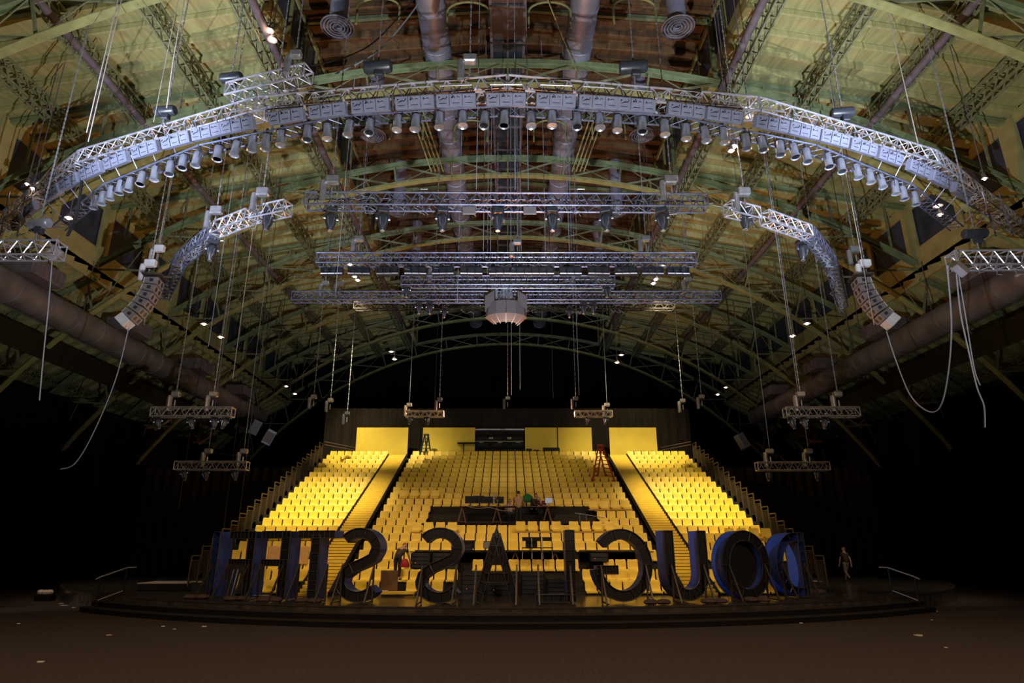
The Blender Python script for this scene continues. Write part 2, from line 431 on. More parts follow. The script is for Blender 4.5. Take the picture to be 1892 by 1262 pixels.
def lattice_girder(x, z, depth, label, ya=Y0, yb=63.0, width=.34):
    t = thing('lattice_purlin', label, 'roof beam', (x, ya, z))
    ch = MB(); la = MB()
    for dx in (-width / 2, width / 2):
        for dz in (0, -depth): ch.bar((x + dx, ya, z + dz), (x + dx, yb, z + dz), .07, .09)
    n = int((yb - ya) / .62); h = (yb - ya) / n
    for i in range(n):
        y = ya + i * h
        for dx in (-width / 2, width / 2):
            la.bar((x + dx, y, z), (x + dx, y + h, z - depth), .035, .05); la.bar((x + dx, y, z - depth), (x + dx, y + h, z), .035, .05)
        la.bar((x - width / 2, y, z - depth), (x + width / 2, y, z - depth), .05, .03)
    ch.build('chord', M['lattice'], t); la.build('lacing', M['lattice'], t)
for s, sd in ((-1, 'left'), (1, 'right')):
    for j, x in enumerate((10.0, 13.1, 16.3, 19.5)):
        lattice_girder(s * x, deck_z(x) - .5, .75, f'green lattice purlin under the {sd} roof slope, {ORD[j]} from the central monitor')
    for j, x in enumerate((25.0, 28.5)):
        lattice_girder(s * x, deck_z(x) - .3, .5, f'green lattice purlin under the {sd} lower roof, {["nearer", "farther"][j]} from the clerestory')
    # monitor side walls and side clerestories: posts, boards and panes bay by bay
    bs = [Y0] + YS
    mw = MB(); pn = MB(); sl = MB(); p2 = MB()
    for a, b in zip(bs, bs[1:]):
        mw.box((s * 9.5, (a + b) / 2, 23.15), (.08, b - a - .01, .9))
        mw.box((s * 9.5, (a + b) / 2, 25.85), (.1, b - a - .01, .3))
        for q in range(4):
            y = a + (b - a) * q / 4; mw.bar((s * 9.45, y, 23.3), (s * 9.45, y, 25.9), .12, .12)
        pn.box((s * 9.6, (a + b) / 2, 24.6), (.03, b - a - .1, 2.3))
        sl.box((s * 22.05, (a + b) / 2, 16.7), (.1, b - a - .01, 1.8)); sl.box((s * 22.05, (a + b) / 2, 20.1), (.1, b - a - .01, .5))
        for q in (0, .5):
            y = a + (b - a) * q; sl.box((s * 21.96, y, 18.6), (.14, .34 if q == .5 else .9, 3.2))
        p2.box((s * 22.12, (a + b) / 2, 18.7), (.03, b - a, 2.8))
    tag(struct('wall_' + sd + '_monitor', mw, M['green2']))
    struct('window_' + str(1 if s < 0 else 2), pn, M['glass']); struct('wall_' + sd + '_clerestory', sl, M['deck']); struct('window_' + str(3 if s < 0 else 4), p2, M['glass'])
    # pipes
    for x, z, r, lb in ((16.0, 20.05, .15, 'purple grey pipe hanging under the %s roof slope between two purlins' % sd), (9.55, 21.75, .17, 'purple grey pipe with hooks along the %s foot of the monitor' % sd)):
        t = thing('roof_pipe', lb, 'pipe', (s * x, Y0, z))
        MB().tube((s * x, Y0, z), (s * x, 62, z), r, 10).build('pipe_run', M['pipe'], t, True)
        h = MB()
        for y in [Y0 + 1 + i * (1.1 if x < 10 else 3.7) for i in range(int(50 / (1.1 if x < 10 else 3.7)))]:
            if x < 10: h.bar((s * x, y, z + .12), (s * (x + .35), y, z + .45), .06, .09)
            else: h.bar((s * x, y, z + .1), (s * x, y, min(deck_z(x), 22) - .3), .03, .03)
        h.build('hanger', M['green2'], t)

# ------------------------------------------------------------------ ducts
for s, sd in ((-1, 'left'), (1, 'right')):
    x, z = s * 21.6, 13.0
    t = thing('side_duct', f'large round ventilation duct along the {sd} side of the hall', 'duct', (x, 10, z))
    d = MB(); R = Matrix.Rotation(-PI / 2, 4, 'X')
    prof = []
    for i in range(23):
        y = 10 + i * 1.95; prof += [(.70, y), (.70, y + 1.86), (.725, y + 1.88), (.725, y + 1.94)]
    d.lathe(prof, 22, Matrix.Translation((x, 0, z)) @ R)
    d.build('duct_run', M['duct'], t, True)
    e = MB(); e.path([(x, 53.2, z), (x + s * .2, 54, z - .2), (x + s * .9, 54.6, z - 1)], .68, 16); e.build('end_elbow', M['duct'], t, True)
    for y in [11 + i * 3.9 for i in range(11)]: MB().bar((x, y, z + .6), (x, y, 16.5), .03, .03).build('hanger', M['pipe'], t)
    for y in (18.5, 26.3, 34.0, 42.0, 49.5):
        g = MB(); g.bbox((x - s * .35, y, z + 1.0), (1.5, 2.1, .75), .04); dv = g.build('diffuser_box', M['pipe'], t)
        l = MB()
        for q in range(7): l.box((x - s * 1.12, y - .9 + q * .3, z + 1.0), (.04, .03, .6))
        l.build('grille', M['duct'], dv)
    c = tag(MB().box((s * 23.7, 33, 12.0), (.06, 46, 1.2)).build('edge_board', M['tier']), f'dark board running below the round duct on the {sd} side', 'beam')
for s, sd in ((-1, 'left'), (1, 'right')):
    x, z = s * 3.2, 23.9
    t = thing('roof_duct', f'blue grey round duct under the monitor roof, {sd} of the catwalk', 'duct', (x, Y0, z))
    d = MB(); prof = []
    for i in range(24):
        y = Y0 + i * 2.2; prof += [(.62, y), (.62, y + 2.12), (.645, y + 2.14), (.645, y + 2.19)]
    d.lathe(prof, 20, Matrix.Translation((x, 0, z)) @ Matrix.Rotation(-PI / 2, 4, 'X')); d.build('duct_run', M['duct2'], t, True)
    for y in range(10, 60, 3): MB().bar((x, y, z + .6), (x, y, 26.2), .03, .03).build('hanger', M['pipe'], t)
    for j, (px, py) in enumerate([]): pass
    for j, y in enumerate((20.3, 27.3, 35.0, 43.0)):
        X = s * 6.75; zz = 21.9
        t = thing('ceiling_diffuser', f'round ringed air diffuser under the {sd} side of the monitor, {ORD[j]} from the front', 'air vent', (X, y, zz), group='round air diffusers')
        MB().lathe([(.36, .25), (.36, 2.4), (.37, 2.42), (.37, 3.6)], 18, Matrix.Translation((X, y, zz)), False).build('duct_drop', M['duct2'], t, True)
        MB().lathe([(.62, 0), (.66, .02), (.64, .08), (.40, .30), (.36, .32), (.36, .28), (.60, .05)], 26, Matrix.Translation((X, y, zz)), False).build('bell_mouth', M['pipe'], t, True)
        for r in (.14, .26, .38, .50):
            MB().lathe([(r, .02), (r + .05, .0), (r + .03, .10), (r, .12)], 24, Matrix.Translation((X, y, zz)), False).build('ring', M['duct'], t, True)
t = thing('catwalk', 'dark catwalk running under the centre of the monitor roof', 'catwalk', (0, Y0, 23.7))
MB().box((0, 34, 23.7), (1.35, 52, .08)).build('deck_plate', M['plastic'], t)
for s in (-1, 1):
    r = MB(); r.bar((s * .72, Y0, 23.72), (s * .72, 60, 23.72), .12, .26)
    for z in (24.3, 24.8): r.bar((s * .75, Y0, z), (s * .75, 60, z), .05, .05)
    for i in range(26): r.bar((s * .75, Y0 + i * 2, 23.7), (s * .75, Y0 + i * 2, 24.8), .05, .05)
    r.build('side_rail', M['pipe'], t)
c = MB()
for i in range(26): c.bar((-.75, Y0 + .9 + i * 2, 23.6), (.75, Y0 + .9 + i * 2, 23.6), .08, .1)
c.bar((0, Y0, 23.62), (0, 60, 23.62), .08, .1); c.build('cross_member', M['pipe'], t)
# bent conduits looping under the monitor
for j, (x, y) in enumerate([(-5.2, 20.4), (-1.6, 20.6), (1.7, 20.6), (5.1, 20.4), (-5.2, 28.0), (5.2, 28.0), (-1.9, 28.2), (2.2, 28.2)]):
    r = .85; z = 23.0
    pts = [(x - r, y, 22.2)] + [(x - r * math.cos(a), y, z + r * .6 * math.sin(a)) for a in [PI * i / 10 for i in range(11)]] + [(x + r, y, 22.2)]
    o = MB().path(pts, .045, 6).build('bent_conduit', M['green2'], smooth=True)
    tag(o, f'{"bent green conduit loop under the monitor"}, {["leftmost", "second from left", "third from left", "rightmost", "left outer", "right outer", "left inner", "right inner"][j]} of the {"front" if j < 4 else "second"} bay', 'conduit', 'bent conduit loops')
# sloping drop pipes in the second bay
for s, sd in ((-1, 'left'), (1, 'right')):
    t = thing('drop_pipes', f'bundle of sloping green pipes dropping to the {sd} of the second arch', 'pipe', (s * 4.6, 26, 23))
    for q in range(4):
        MB().tube((s * (4.6 + q * .22), 27, 24.2), (s * (3.6 + q * .22), 31.1, 22.3 - .0 * q), .04, 6).build('pipe_run', M['green2'], t, True)
# pairs of hooded work lamps on the roof

# ================================================================== stage
SC, SR = Vector((0, 46.9)), 25.7
mb = MB()
def disc(mb, R, z0, z1, a0=-PI, a1=PI, R0=0, n=120):
    vs = []; fs = []
    A = [a0 + (a1 - a0) * i / n for i in range(n + 1)]
    for z in (z0, z1):
        for a in A: vs.append((SC.x + R * math.sin(a), SC.y - R * math.cos(a), z))
    for z in (z0, z1):
        for a in A: vs.append((SC.x + R0 * math.sin(a), SC.y - R0 * math.cos(a), z))
    m = n + 1
    for i in range(n):
        fs += [(i, i + 1, m + i + 1, m + i), (m + i, m + i + 1, 3 * m + i + 1, 3 * m + i)]
        if R0 > 0: fs += [(2 * m + i, 3 * m + i, 3 * m + i + 1, 2 * m + i + 1)]
        fs += [(i, 2 * m + i, 2 * m + i + 1, i + 1)]
    if a1 - a0 < 2 * PI - .01: fs += [(0, m, 3 * m, 2 * m), (n, 2 * m + n, 3 * m + n, m + n)]
    return mb.add(vs, fs)
t = thing('round_stage', 'round glossy black stage with three curved steps in front', 'stage', (0, 21.3, 0))
A1 = math.radians(75)
disc(MB(), SR, .0, .55, -A1, A1, 0.01).build('deck', M['stage'], t)
disc(MB(), SR + .02, .505, .552, -A1, A1, SR - .04).build('edge_trim', M['nosing'], t)
AS = math.radians(37.5)
for R, h in ((SR + .36, .37), (SR + .74, .185)):
    s_ = disc(MB(), R, 0, h - .03, -AS, AS, SR + .0).build('step', M['step'], t)
    disc(MB(), R + .015, h - .03, h, -AS, AS, SR + .0).build('nosing', M['nosing'], s_)
# curved track ring sunk round the seating bank
disc(MB(), 15.2, .552, .562, -A1, A1, 15.05).build('track_ring', M['handrail'], t)
for s, sd in ((-1, 'left'), (1, 'right')):
    a = s * math.radians(35.3)
    def P(r, z): return Vector((r * math.sin(a), SC.y - r * math.cos(a), z))
    t = thing('stair_handrail', f'steel handrail with two posts at the {sd} end of the stage steps', 'handrail', P(SR, .55))
    lo_, hi_ = P(SR + .62, .2), P(SR - .28, .55)
    a1_, b1_ = lo_ + Vector((0, 0, 1.05)), hi_ + Vector((0, 0, 1.0))
    e = P(SR - .62, 1.56)
    for q, n_ in ((lo_, a1_), (hi_, b1_)): MB().tube(q, n_, .032, 8).build('post', M['black'], t, True)
    MB().path([P(SR + .78, 1.17), a1_, b1_, e], .026, 8).build('top_rail', M['handrail'], t, True)
    MB().tube(lo_ + Vector((0, 0, .22)), hi_ + Vector((0, 0, .18)), .02, 8).build('lower_rail', M['handrail'], t, True)

# ================================================================== seating bank
NR = 21
def row(i): return 26.7 + .85 * i, .55 + .373 * i
t = thing('seating_bank', 'black stepped seating bank under the yellow seats', 'seating bank', (0, 26.3, .55))
for i in range(NR):
    Y, z = row(i)
    g = MB(); g.box((0, Y + .10 + (0.35 if i == NR - 1 else 0), z / 2 + .1 + .11), (25.2, .83 + (.7 if i == NR - 1 else 0), z + .2 - .44 + .5) if i else (25.2, .83, .2))
    if i == 0:
        g = MB(); g.box((0, Y + .1, .58), (25.2, .83, .06))
    else:
        g = MB(); g.box((0, Y + .10 + (1.2 if i == NR - 1 else 0), (.55 + z) / 2), (25.2, .83 + (2.4 if i == NR - 1 else 0), z - .55))
    g.build('tier', M['tier'], t)

# seat prototype: one-piece moulded shell on a black bracket
def seat_shell():
    prof = [(-.400, .055), (-.415, .085), (-.405, .125), (-.36, .150), (-.22, .140), (-.09, .135), (-.03, .150), (.0, .19), (.015, .25), (.03, .36), (.045, .46), (.06, .515), (.08, .53)]
    wid = [.20, .215, .222, .222, .222, .220, .218, .218, .220, .222, .218, .200, .18]
    us = [-1, -.8, -.35, 0, .35, .8, 1]
    vs = []
    for side in (0, 1):
        for j, (y, z) in enumerate(prof):
            a = prof[max(j - 1, 0)]; b = prof[min(j + 1, len(prof) - 1)]
            nx, nz = -(b[1] - a[1]), (b[0] - a[0]); L = math.hypot(nx, nz) or 1
            for u in us:
                dish = .018 * (1 - u * u)
                off = -dish + (0 if side == 0 else -.022)
                vs.append((u * wid[j], y + nx / L * off, z + nz / L * off))
    n = len(us); m = len(prof); fs = []
    for j in range(m - 1):
        for i in range(n - 1):
            a = j * n + i; fs.append((a, a + 1, a + n + 1, a + n)); b = a + m * n; fs.append((b, b + n, b + n + 1, b + 1))
    for i in range(n - 1):
        fs.append((i, m * n + i, m * n + i + 1, i + 1)); a = (m - 1) * n + i; fs.append((a, a + 1, a + 1 + m * n, a + m * n))
    for j in range(m - 1):
        a = j * n; fs.append((a, a + n, a + n + m * n, a + m * n)); a = j * n + n - 1; fs.append((a, a + m * n, a + n + m * n, a + n))
    return MB().add(vs, fs)
def seat_bracket():
    g = MB(); g.box((0, -.12, .07), (.40, .10, .05)); g.box((-.12, -.12, .02), (.04, .30, .05)); g.box((.12, -.12, .02), (.04, .30, .05)); return g
root = seat_shell().build('stadium_seat', M['yellow'], smooth=True)
seat_bracket().build('mounting_bracket', M['black'], root, local=True)
seatP = Proto(root)
seats = []
for i in range(NR):
    Y, z = row(i)
    for blk in 'LCR':
        n = 26 if blk == 'C' else 8
        for c in range(n):
            x = (-6.25 + .5 * c) if blk == 'C' else ((-8.35 - .5 * c) if blk == 'L' else (8.35 + .5 * c))
            if blk == 'C':
                if i in (7, 8, 9) and abs(x - .1) < 4.3: continue
                if i == 3 and -3.9 < x < 5.6: continue
                if i == 2 and (-3.9 < x < -1.7 or 3.1 < x < 3.9): continue
                if i == 1 and -1.9 < x < 2.8: continue
                if i == 0 and (-2.6 < x < 2.8 or -5.0 < x < -4.2): continue
                if i == 2 and x > 5.8: continue
            if blk == 'L' and ((i < 2 and c > 3) or (i == 2 and c > 4) or (i == 0 and c == 0)): continue
            if blk == 'R' and ((i < 3 and c > 5) or (i == 2 and c < 2)): continue
            seats.append((i, blk, c, x, Y, z))
near = seats[:300]; far = seats[300:]
for i, blk, c, x, Y, z in near:
    if blk == 'C':
        lab = f'yellow plastic seat in the centre block, {ORD[i]} row up, {ORD[c] if c < 13 else ORD[25 - c]} seat from the {"left" if c < 13 else "right"} aisle'
    else:
        lab = f'yellow plastic seat in the {"left" if blk == "L" else "right"} side block, {ORD[i]} row up, {ORD[c]} seat from the aisle'
    seatP.place((x, Y, z), lab, 'seat', 'yellow stadium seats of the lower rows')
g = MB(); base = seat_shell()
for i, blk, c, x, Y, z in far:
    g.add([(a + x, b + Y, d + z) for a, b, d in base.v], base.f)
tag(g.build('seat_rows', M['yellow'], smooth=True), 'upper rows of yellow plastic seats beyond the nearest three hundred', 'seats', kind='stuff')

# aisle stairs: three treads per row
def aisle(s, sd):
    t = thing('aisle_stairs', f'yellow aisle stairs {sd} of the centre block', 'stairs', (s * 7.35, 26.1, .55))
    n = 61; st = None
    for k in range(n):
        y = 25.75 + k * .85 / 3; z = .55 + (k + 1) * .373 / 3
        o = MB().box((s * 7.35, y + .16, z - .058), (1.12, .30, .104)).build('step', M['steps_y'], t)
        MB().box((s * 7.35, y + .02, z - .117), (1.14, .05, .016)).build('shadow_gap', M['black'], o)
    g = MB()
    for q in (-.62, .62):
        g.bar((s * 7.35 + q, 25.8, .60), (s * 7.35 + q, 25.8 + 20.3 * .85, .60 + 20.3 * .373), .08, .16)
    g.build('stringer', M['black'], t)
    g = MB(); g.bar((s * 7.35, 25.9, .50), (s * 7.35, 25.9 + 20.3 * .85, .50 + 20.3 * .373), 1.1, .06); g.build('underside', M['black'], t)
aisle(-1, 'left'); aisle(1, 'right')
# outer guard rails, one panel per row
for s, sd in ((-1, 'left'), (1, 'right')):
    t = thing('guard_rail', f'bronze stepped guard rail on the {sd} end of the seating bank', 'guard rail', (s * 12.7, 27, .55))
    for i in range(1, NR):
        Y, z = row(i); x = s * 12.75; g = MB()
        y0, y1 = Y - .35, Y + .42; zt = z + 1.05
        for y in (y0, y1): g.bar((x, y, z - .1), (x, y, zt), .045, .045)
        g.bar((x, y0, zt), (x, y1, zt), .045, .045); g.bar((x, y0, zt - .18), (x, y1, zt - .18), .03, .03)
        for q in range(1, 8): g.bar((x, y0 + (y1 - y0) * q / 8, z), (x, y0 + (y1 - y0) * q / 8, zt - .18), .014, .014)
        g.bar((x, y0, z), (x, y1, z), .03, .03)
        g.build('rail_panel', M['rail'], t)
    Y, z = row(20)
    g = MB()
    for zz in (.9, 1.1): g.bar((s * 12.7, Y + .6, z + zz + .15), (s * 10.8, Y + 1.7, z + zz - .1), .04, .04)
    g.build('back_rail', M['rail'], t)
# loose four-seat units lying across the rows, with the board under them
def loose(x0, i, n, sd, dz=.10, dy=-.42, m=M['yellow']):
    Y, z = row(i)
    t = thing('loose_seat_unit', f'loose unit of four yellow seats on {sd}', 'seat unit', (x0, Y + dy, z + dz))
    for k in range(n):
        b = seat_shell(); MB().add([(a + x0 + k * .56, bb + Y + dy, d + z + dz) for a, bb, d in b.v], b.f).build('seat_shell', m, t, True)
    MB().box((x0 + (n - 1) * .28, Y + dy - .12, z + dz + .03), (n * .56, .5, .05)).build('support_board', M['tan'], t)
loose(at_y(770, 970, 31.4).x, 6, 4, 'the sixth row left of centre', .12)
loose(at_y(962, 970, 31.4).x, 6, 4, 'the sixth row right under the tech table', .16)
loose(at_y(1060, 970, 31.4).x, 6, 4, 'the sixth row near the black platform rail', .16)
loose(at_y(1350, 985, 30.4).x, 5, 4, 'the lower right side block above the letter O', .20)
loose(at_y(1146, 1060, 27.5).x, 1, 4, 'the second row seen through the letter G', .0, -.30)
loose(at_y(1100, 925, 33.0).x, 9, 4, 'the tenth row right of the tech platform', .18)
loose(at_y(752, 905, 36.5).x, 11, 4, 'the twelfth row beside the left aisle', .10)
t = thing('folded_table', 'tan plywood table with rounded cut-outs lying on seats above the letter T', 'table', (-10.0, 31, 3.2))
MB().bbox((-9.95, 30.4, 2.93), (2.5, .6, .06), .02).build('tabletop', M['tan'], t)
MB().bbox((-9.95, 30.12, 2.80), (2.3, .05, .2), .02).build('apron', M['tan'], t)
for k, px in enumerate((515, 560)):
    p = at_y(px, 1010, 28.4)
    tag(MB().bbox((p.x, 28.45, p.z - .35), (.5 if k else .9, .12, .75), .03, Matrix.Rotation(-.1, 3, 'X')).build('upturned_seat', M['tan']), ['tan upturned seat shell behind the bars of the E', 'tan upturned seat shell left of the T stem'][k], 'seat')

# ---- black technical platform in the middle rows
t = thing('tech_platform', 'black technical platform set into the middle seat rows', 'platform', (.1, 32.7, 3))
Ya, za = row(7)
MB().box((.1, Ya + .75, za - .02 + .03), (8.9, 2.5, .08)).build('deck', M['black'], t)
MB().box((.1, Ya - .46, za + .0), (8.9, .06, .5)).build('front_fascia', M['step'], t)
MB().box((.1, Ya + 2.15, za + .60), (8.9, .06, 1.1)).build('rear_panel', M['black'], t)
t = thing('platform_rail', 'grey hand rail leaning at the right end of the black platform', 'handrail', at_y(1085, 965, 33))
p0, p1, p2_ = at_y(1062, 948, 32.4), at_y(1094, 953, 32.4), at_y(1117, 957, 32.4)
MB().path([p0, p1, p2_], .02, 6).build('top_rail', M['steel'], t)
for p in (at_y(1071, 950, 32.4), at_y(1083, 951, 32.4)): MB().tube(p, p - Vector((0, 0, .5)), .018, 6).build('post', M['steel'], t)

def trestle(t, x, y, z, h=.78, m=None, lab=None):
    g = MB()
    for sx in (-.28, .28): g.bar((x, y, z + h - .03), (x + sx, y - .05, z), .035, .05); g.bar((x, y + .5, z + h - .03), (x + sx, y + .55, z), .035, .05)
    g.bar((x, y - .05, z + h - .05), (x, y + .6, z + h - .05), .06, .08); g.bar((x - .17, y, z + .3), (x + .17, y, z + .3), .02, .03)
    g.build('trestle', m or M['brown'], t)
def desk(xa, xb, y, ztop, trs, label, m=M['black'], depth=.75, zf=None, name='trestle_table'):
    t = thing(name, label, 'table', ((xa + xb) / 2, y, ztop))
    MB().bbox(((xa + xb) / 2, y + depth / 2, ztop - .02), (xb - xa, depth, .04), .01).build('tabletop', m, t)
    for x in trs: trestle(t, x, y + .1, zf, ztop - zf)
    return t
z7 = za + .05
D = 33.0
xa, xb = at_y(850, 937, D).x, at_y(1032, 937, D).x
desk(xa, xb, D, at_y(940, 935, D).z, [at_y(853, 950, D).x, at_y(918, 950, D).x, at_y(1012, 950, D).x], 'long trestle table of the tech crew on the black platform', M['brown'], .9, z7)
D2 = 36.2
desk(at_y(885, 911, D2).x, at_y(975, 911, D2).x, D2, at_y(930, 911, D2).z, [at_y(895, 911, D2).x, at_y(965, 911, D2).x], 'rear dark table crossing the seats behind the tech crew', M['black'], .5, at_y(930, 911, D2).z - .55)
D3 = 28.6
desk(at_y(757, 1019, D3).x, at_y(868, 1019, D3).x, D3, at_y(800, 1019, D3).z, [], 'black table behind the second S on the fourth row', M['black'], .8, 1.6)
tb = desk(at_y(850, 1019, D3).x, at_y(1064, 1019, D3).x, D3 + .02, at_y(950, 1019, D3).z, [at_y(952, 1030, D3).x, at_y(1026, 1030, D3).x], 'black trestle table behind the letter A on the fourth row', M['black'], .8, at_y(950, 1050, D3).z)
desk(at_y(1072, 1019, D3).x, at_y(1208, 1019, D3).x, D3, at_y(1100, 1019, D3).z, [at_y(1115, 1030, D3).x], 'black trestle table behind the G on the fourth row', M['black'], .8, at_y(1100, 1047, D3).z)
for xa_, xb_, lb in ((757, 868, 'behind the second S'), (852, 1064, 'behind the letter A'), (1074, 1208, 'behind the letter G')):
    tag(MB().box(((at_y(xa_, 1025, D3).x + at_y(xb_, 1025, D3).x) / 2, D3 + .85, at_y(950, 1026, D3).z - .05), (at_y(xb_, 1025, D3).x - at_y(xa_, 1025, D3).x, .06, .5)).build('skirt_cloth', M['black']), f'black cloth hanging below the table {lb}', 'cloth')

# equipment: racks, monitors, chairs
def rack(px0, px1, py0, py1, Y, label, leds=2):
    a, b = at_y(px0, py0, Y), at_y(px1, py1, Y)
    t = thing('equipment_rack', label, 'equipment case', ((a.x + b.x) / 2, Y, b.z))
    w_, h_ = b.x - a.x, a.z - b.z
    MB().bbox(((a.x + b.x) / 2, Y + .35, (a.z + b.z) / 2), (w_, .7, h_), .02).build('case', M['black'], t)
    n = max(2, int(h_ / .14))
    for k in range(min(n, 7)):
        z_ = b.z + (k + .5) * h_ / n
        MB().box(((a.x + b.x) / 2, Y - .005, z_), (w_ * .86, .02, h_ / n * .8)).build('rack_unit', M['plastic'], t)
    for k in range(leds):
        MB().box((a.x + w_ * (.25 + .4 * k), Y - .02, b.z + h_ * (.35 + .3 * k)), (.02, .01, .02)).build('indicator', M['led'] if k == 0 else M['steel'], t)
rack(852, 895, 1056, 1105, 26.2, 'black equipment rack left of the letter A')
rack(897, 960, 1058, 1108, 26.0, 'wide black equipment rack behind the letter A', 3)
rack(962, 1008, 1057, 1106, 26.2, 'black equipment rack right of the letter A', 0)
rack(1010, 1052, 1070, 1109, 25.4, 'tall black flight case beside the L', 0)
rack(759, 795, 1022, 1050, 28.2, 'black amplifier rack behind the second S, left one', 1)
rack(798, 848, 1022, 1052, 28.2, 'black amplifier rack behind the second S, right one', 1)
rack(850, 872, 1006, 1018, 28.8, 'small black case on the table between S and A', 0)
rack(1090, 1125, 1022, 1038, 28.3, 'black case under the table behind the letter G', 1)
def monitor(px, py, Y, w_, h_, label, m=M['black'], lit=False):
    p = at_y(px, py, Y)
    t = thing('monitor', label, 'monitor', p)
    MB().bbox((p.x, p.y, p.z + h_ / 2 + .1), (w_, .05, h_), .01).build('screen_housing', M['plastic'], t)
    MB().box((p.x, p.y - .03, p.z + h_ / 2 + .1), (w_ * .92, .01, h_ * .86)).build('screen', M['screen'] if lit else m, t)
    MB().bar((p.x, p.y + .03, p.z), (p.x, p.y + .03, p.z + .15), .05, .03).build('stand', M['plastic'], t)
    MB().box((p.x, p.y, p.z + .01), (w_ * .4, .18, .02)).build('foot', M['plastic'], t)
monitor(869, 934, 33.2, .55, .36, 'black monitor at the left end of the tech table')
monitor(885, 934, 33.4, .55, .38, 'black monitor second from the left on the tech table')
monitor(902, 934, 33.3, .50, .34, 'black monitor left of the coiled cables on the tech table')
monitor(922, 934, 33.5, .50, .34, 'black monitor beside the white papers on the tech table')
monitor(1014, 934, 33.6, .40, .30, 'lit monitor at the right end of the tech table', lit=True)
monitor(905, 1018, 28.7, .55, .30, 'grey monitor left of the letter A on the black table', M['steel'])
monitor(982, 1018, 28.7, .5, .34, 'black screen on the table right of the letter A')
monitor(866, 1018, 28.9, .5, .34, 'black monitor on the table right of the second S')
monitor(1186, 1018, 28.7, .5, .28, 'black monitor on the table behind the letter G')
def folding_chair(p, label, rz=0):
    t = thing('folding_chair', label, 'chair', p)
    x, y, z = p; g = MB()
    g.bbox((x, y, z + .45), (.42, .40, .04), .01); g.build('seat', M['black'], t)
    g = MB(); g.bbox((x, y + .2, z + .80), (.42, .03, .16), .01); g.build('backrest', M['black'], t)
    for sx in (-.2, .2):
        MB().path([(x + sx, y - .2, z), (x + sx, y + .22, z + .9)], .012, 5).build('leg', M['steel'], t)
        MB().path([(x + sx, y + .22, z), (x + sx, y - .18, z + .45)], .012, 5).build('leg', M['steel'], t)
for k, (px, py) in enumerate([(974, 1033), (992, 1033), (1012, 1033)]):
    p = at_y(px, py, 28.2); folding_chair(p, ['black folding chair left of three at the table right of the A', 'middle black folding chair at the table right of the A', 'black folding chair right of three at the table right of the A'][k])
def papers(px, py, Y, w_, d_, label, m=M['paper'], h_=.03):
    p = at_y(px, py, Y); return tag(MB().bbox((p.x, p.y + d_ / 2, p.z + h_ / 2), (w_, d_, h_), .008).build('papers', m), label, 'papers')
papers(936, 933, 33.2, .32, .3, 'stack of white papers on the tech table')
papers(1008, 934, 33.2, .28, .3, 'white papers at the right end of the tech table')
g = MB(); p = at_y(912, 925, 33.4)
for k in range(10): squiggle(p + Vector((random.uniform(-.2, .2), 0, -.2)), p + Vector((random.uniform(-.2, .2), .1, .35)), .10, 8, .012, g)
tag(g.build('cable_coil', M['offwhite']), 'tangle of pale cables standing on the tech table', 'cable', kind='stuff')
g = MB(); pts = [at_y(850, 932, 33) + Vector((0, -.02, 0)), at_y(880, 939, 33), at_y(905, 938, 33), at_y(930, 944, 33), at_y(945, 941, 33)]
tag(MB().path(smooth_pts(pts), .012, 5).build('hanging_cable', M['rope']), 'pale cable sagging along the front of the tech table', 'cable')
# brown board and white bench in front of the first row
t = thing('white_bench', 'low yellow-white bench between the two S letters', 'bench', at_y(732, 1108, 25.6))
a, b = at_y(697, 1096, 25.5), at_y(766, 1096, 25.5)
MB().bbox(((a.x + b.x) / 2, 25.7, a.z), (b.x - a.x, .5, .09), .01).build('seat', M['steps_y'], t)
for x in (a.x + .05, a.x + .12, b.x - .05): MB().bar((x, 25.55, a.z), (x, 25.55, .56), .05, .05).build('leg', M['steps_y'], t)
p = at_y(719, 1075, 25.9); tag(MB().bbox((p.x, 25.9, p.z), (.66, .04, .82), .01).build('brown_board', M['brown']), 'brown board leaning on the front seats between the two S letters', 'board')
papers(704, 1093, 25.5, .5, .2, 'white sheet on the low bench', M['paper'], .02)
t = thing('low_table', 'low dark table with pale top behind the E letters', 'table', at_y(477, 1110, 23.8))
a, b = at_y(457, 1101, 24.2), at_y(492, 1101, 24.2)
MB().bbox(((a.x + b.x) / 2, 24.4, a.z), (b.x - a.x, .4, .03), .005).build('tabletop', M['steel'], t)
for x in (a.x, b.x): MB().bar((x, 24.3, a.z), (x, 24.3, .56), .025, .025).build('leg', M['steel'], t)
for s, sd in ((-1, 'left'), (1, 'right')):
    x = -14.3 if s < 0 else 12.6; y = 29.5 if s < 0 else 31
    tag(MB().bbox((x, y, .70), (2.6, 1.6, .28), .02).build('riser_block', M['black']), f'low black riser on the {sd} of the stage', 'riser')
    tag(MB().bbox((x, y, .855), (2.6, 1.6, .03), .005).build('riser_top_sheet', M['offwhite']), f'white sheet covering the low riser on the {sd} of the stage', 'board')

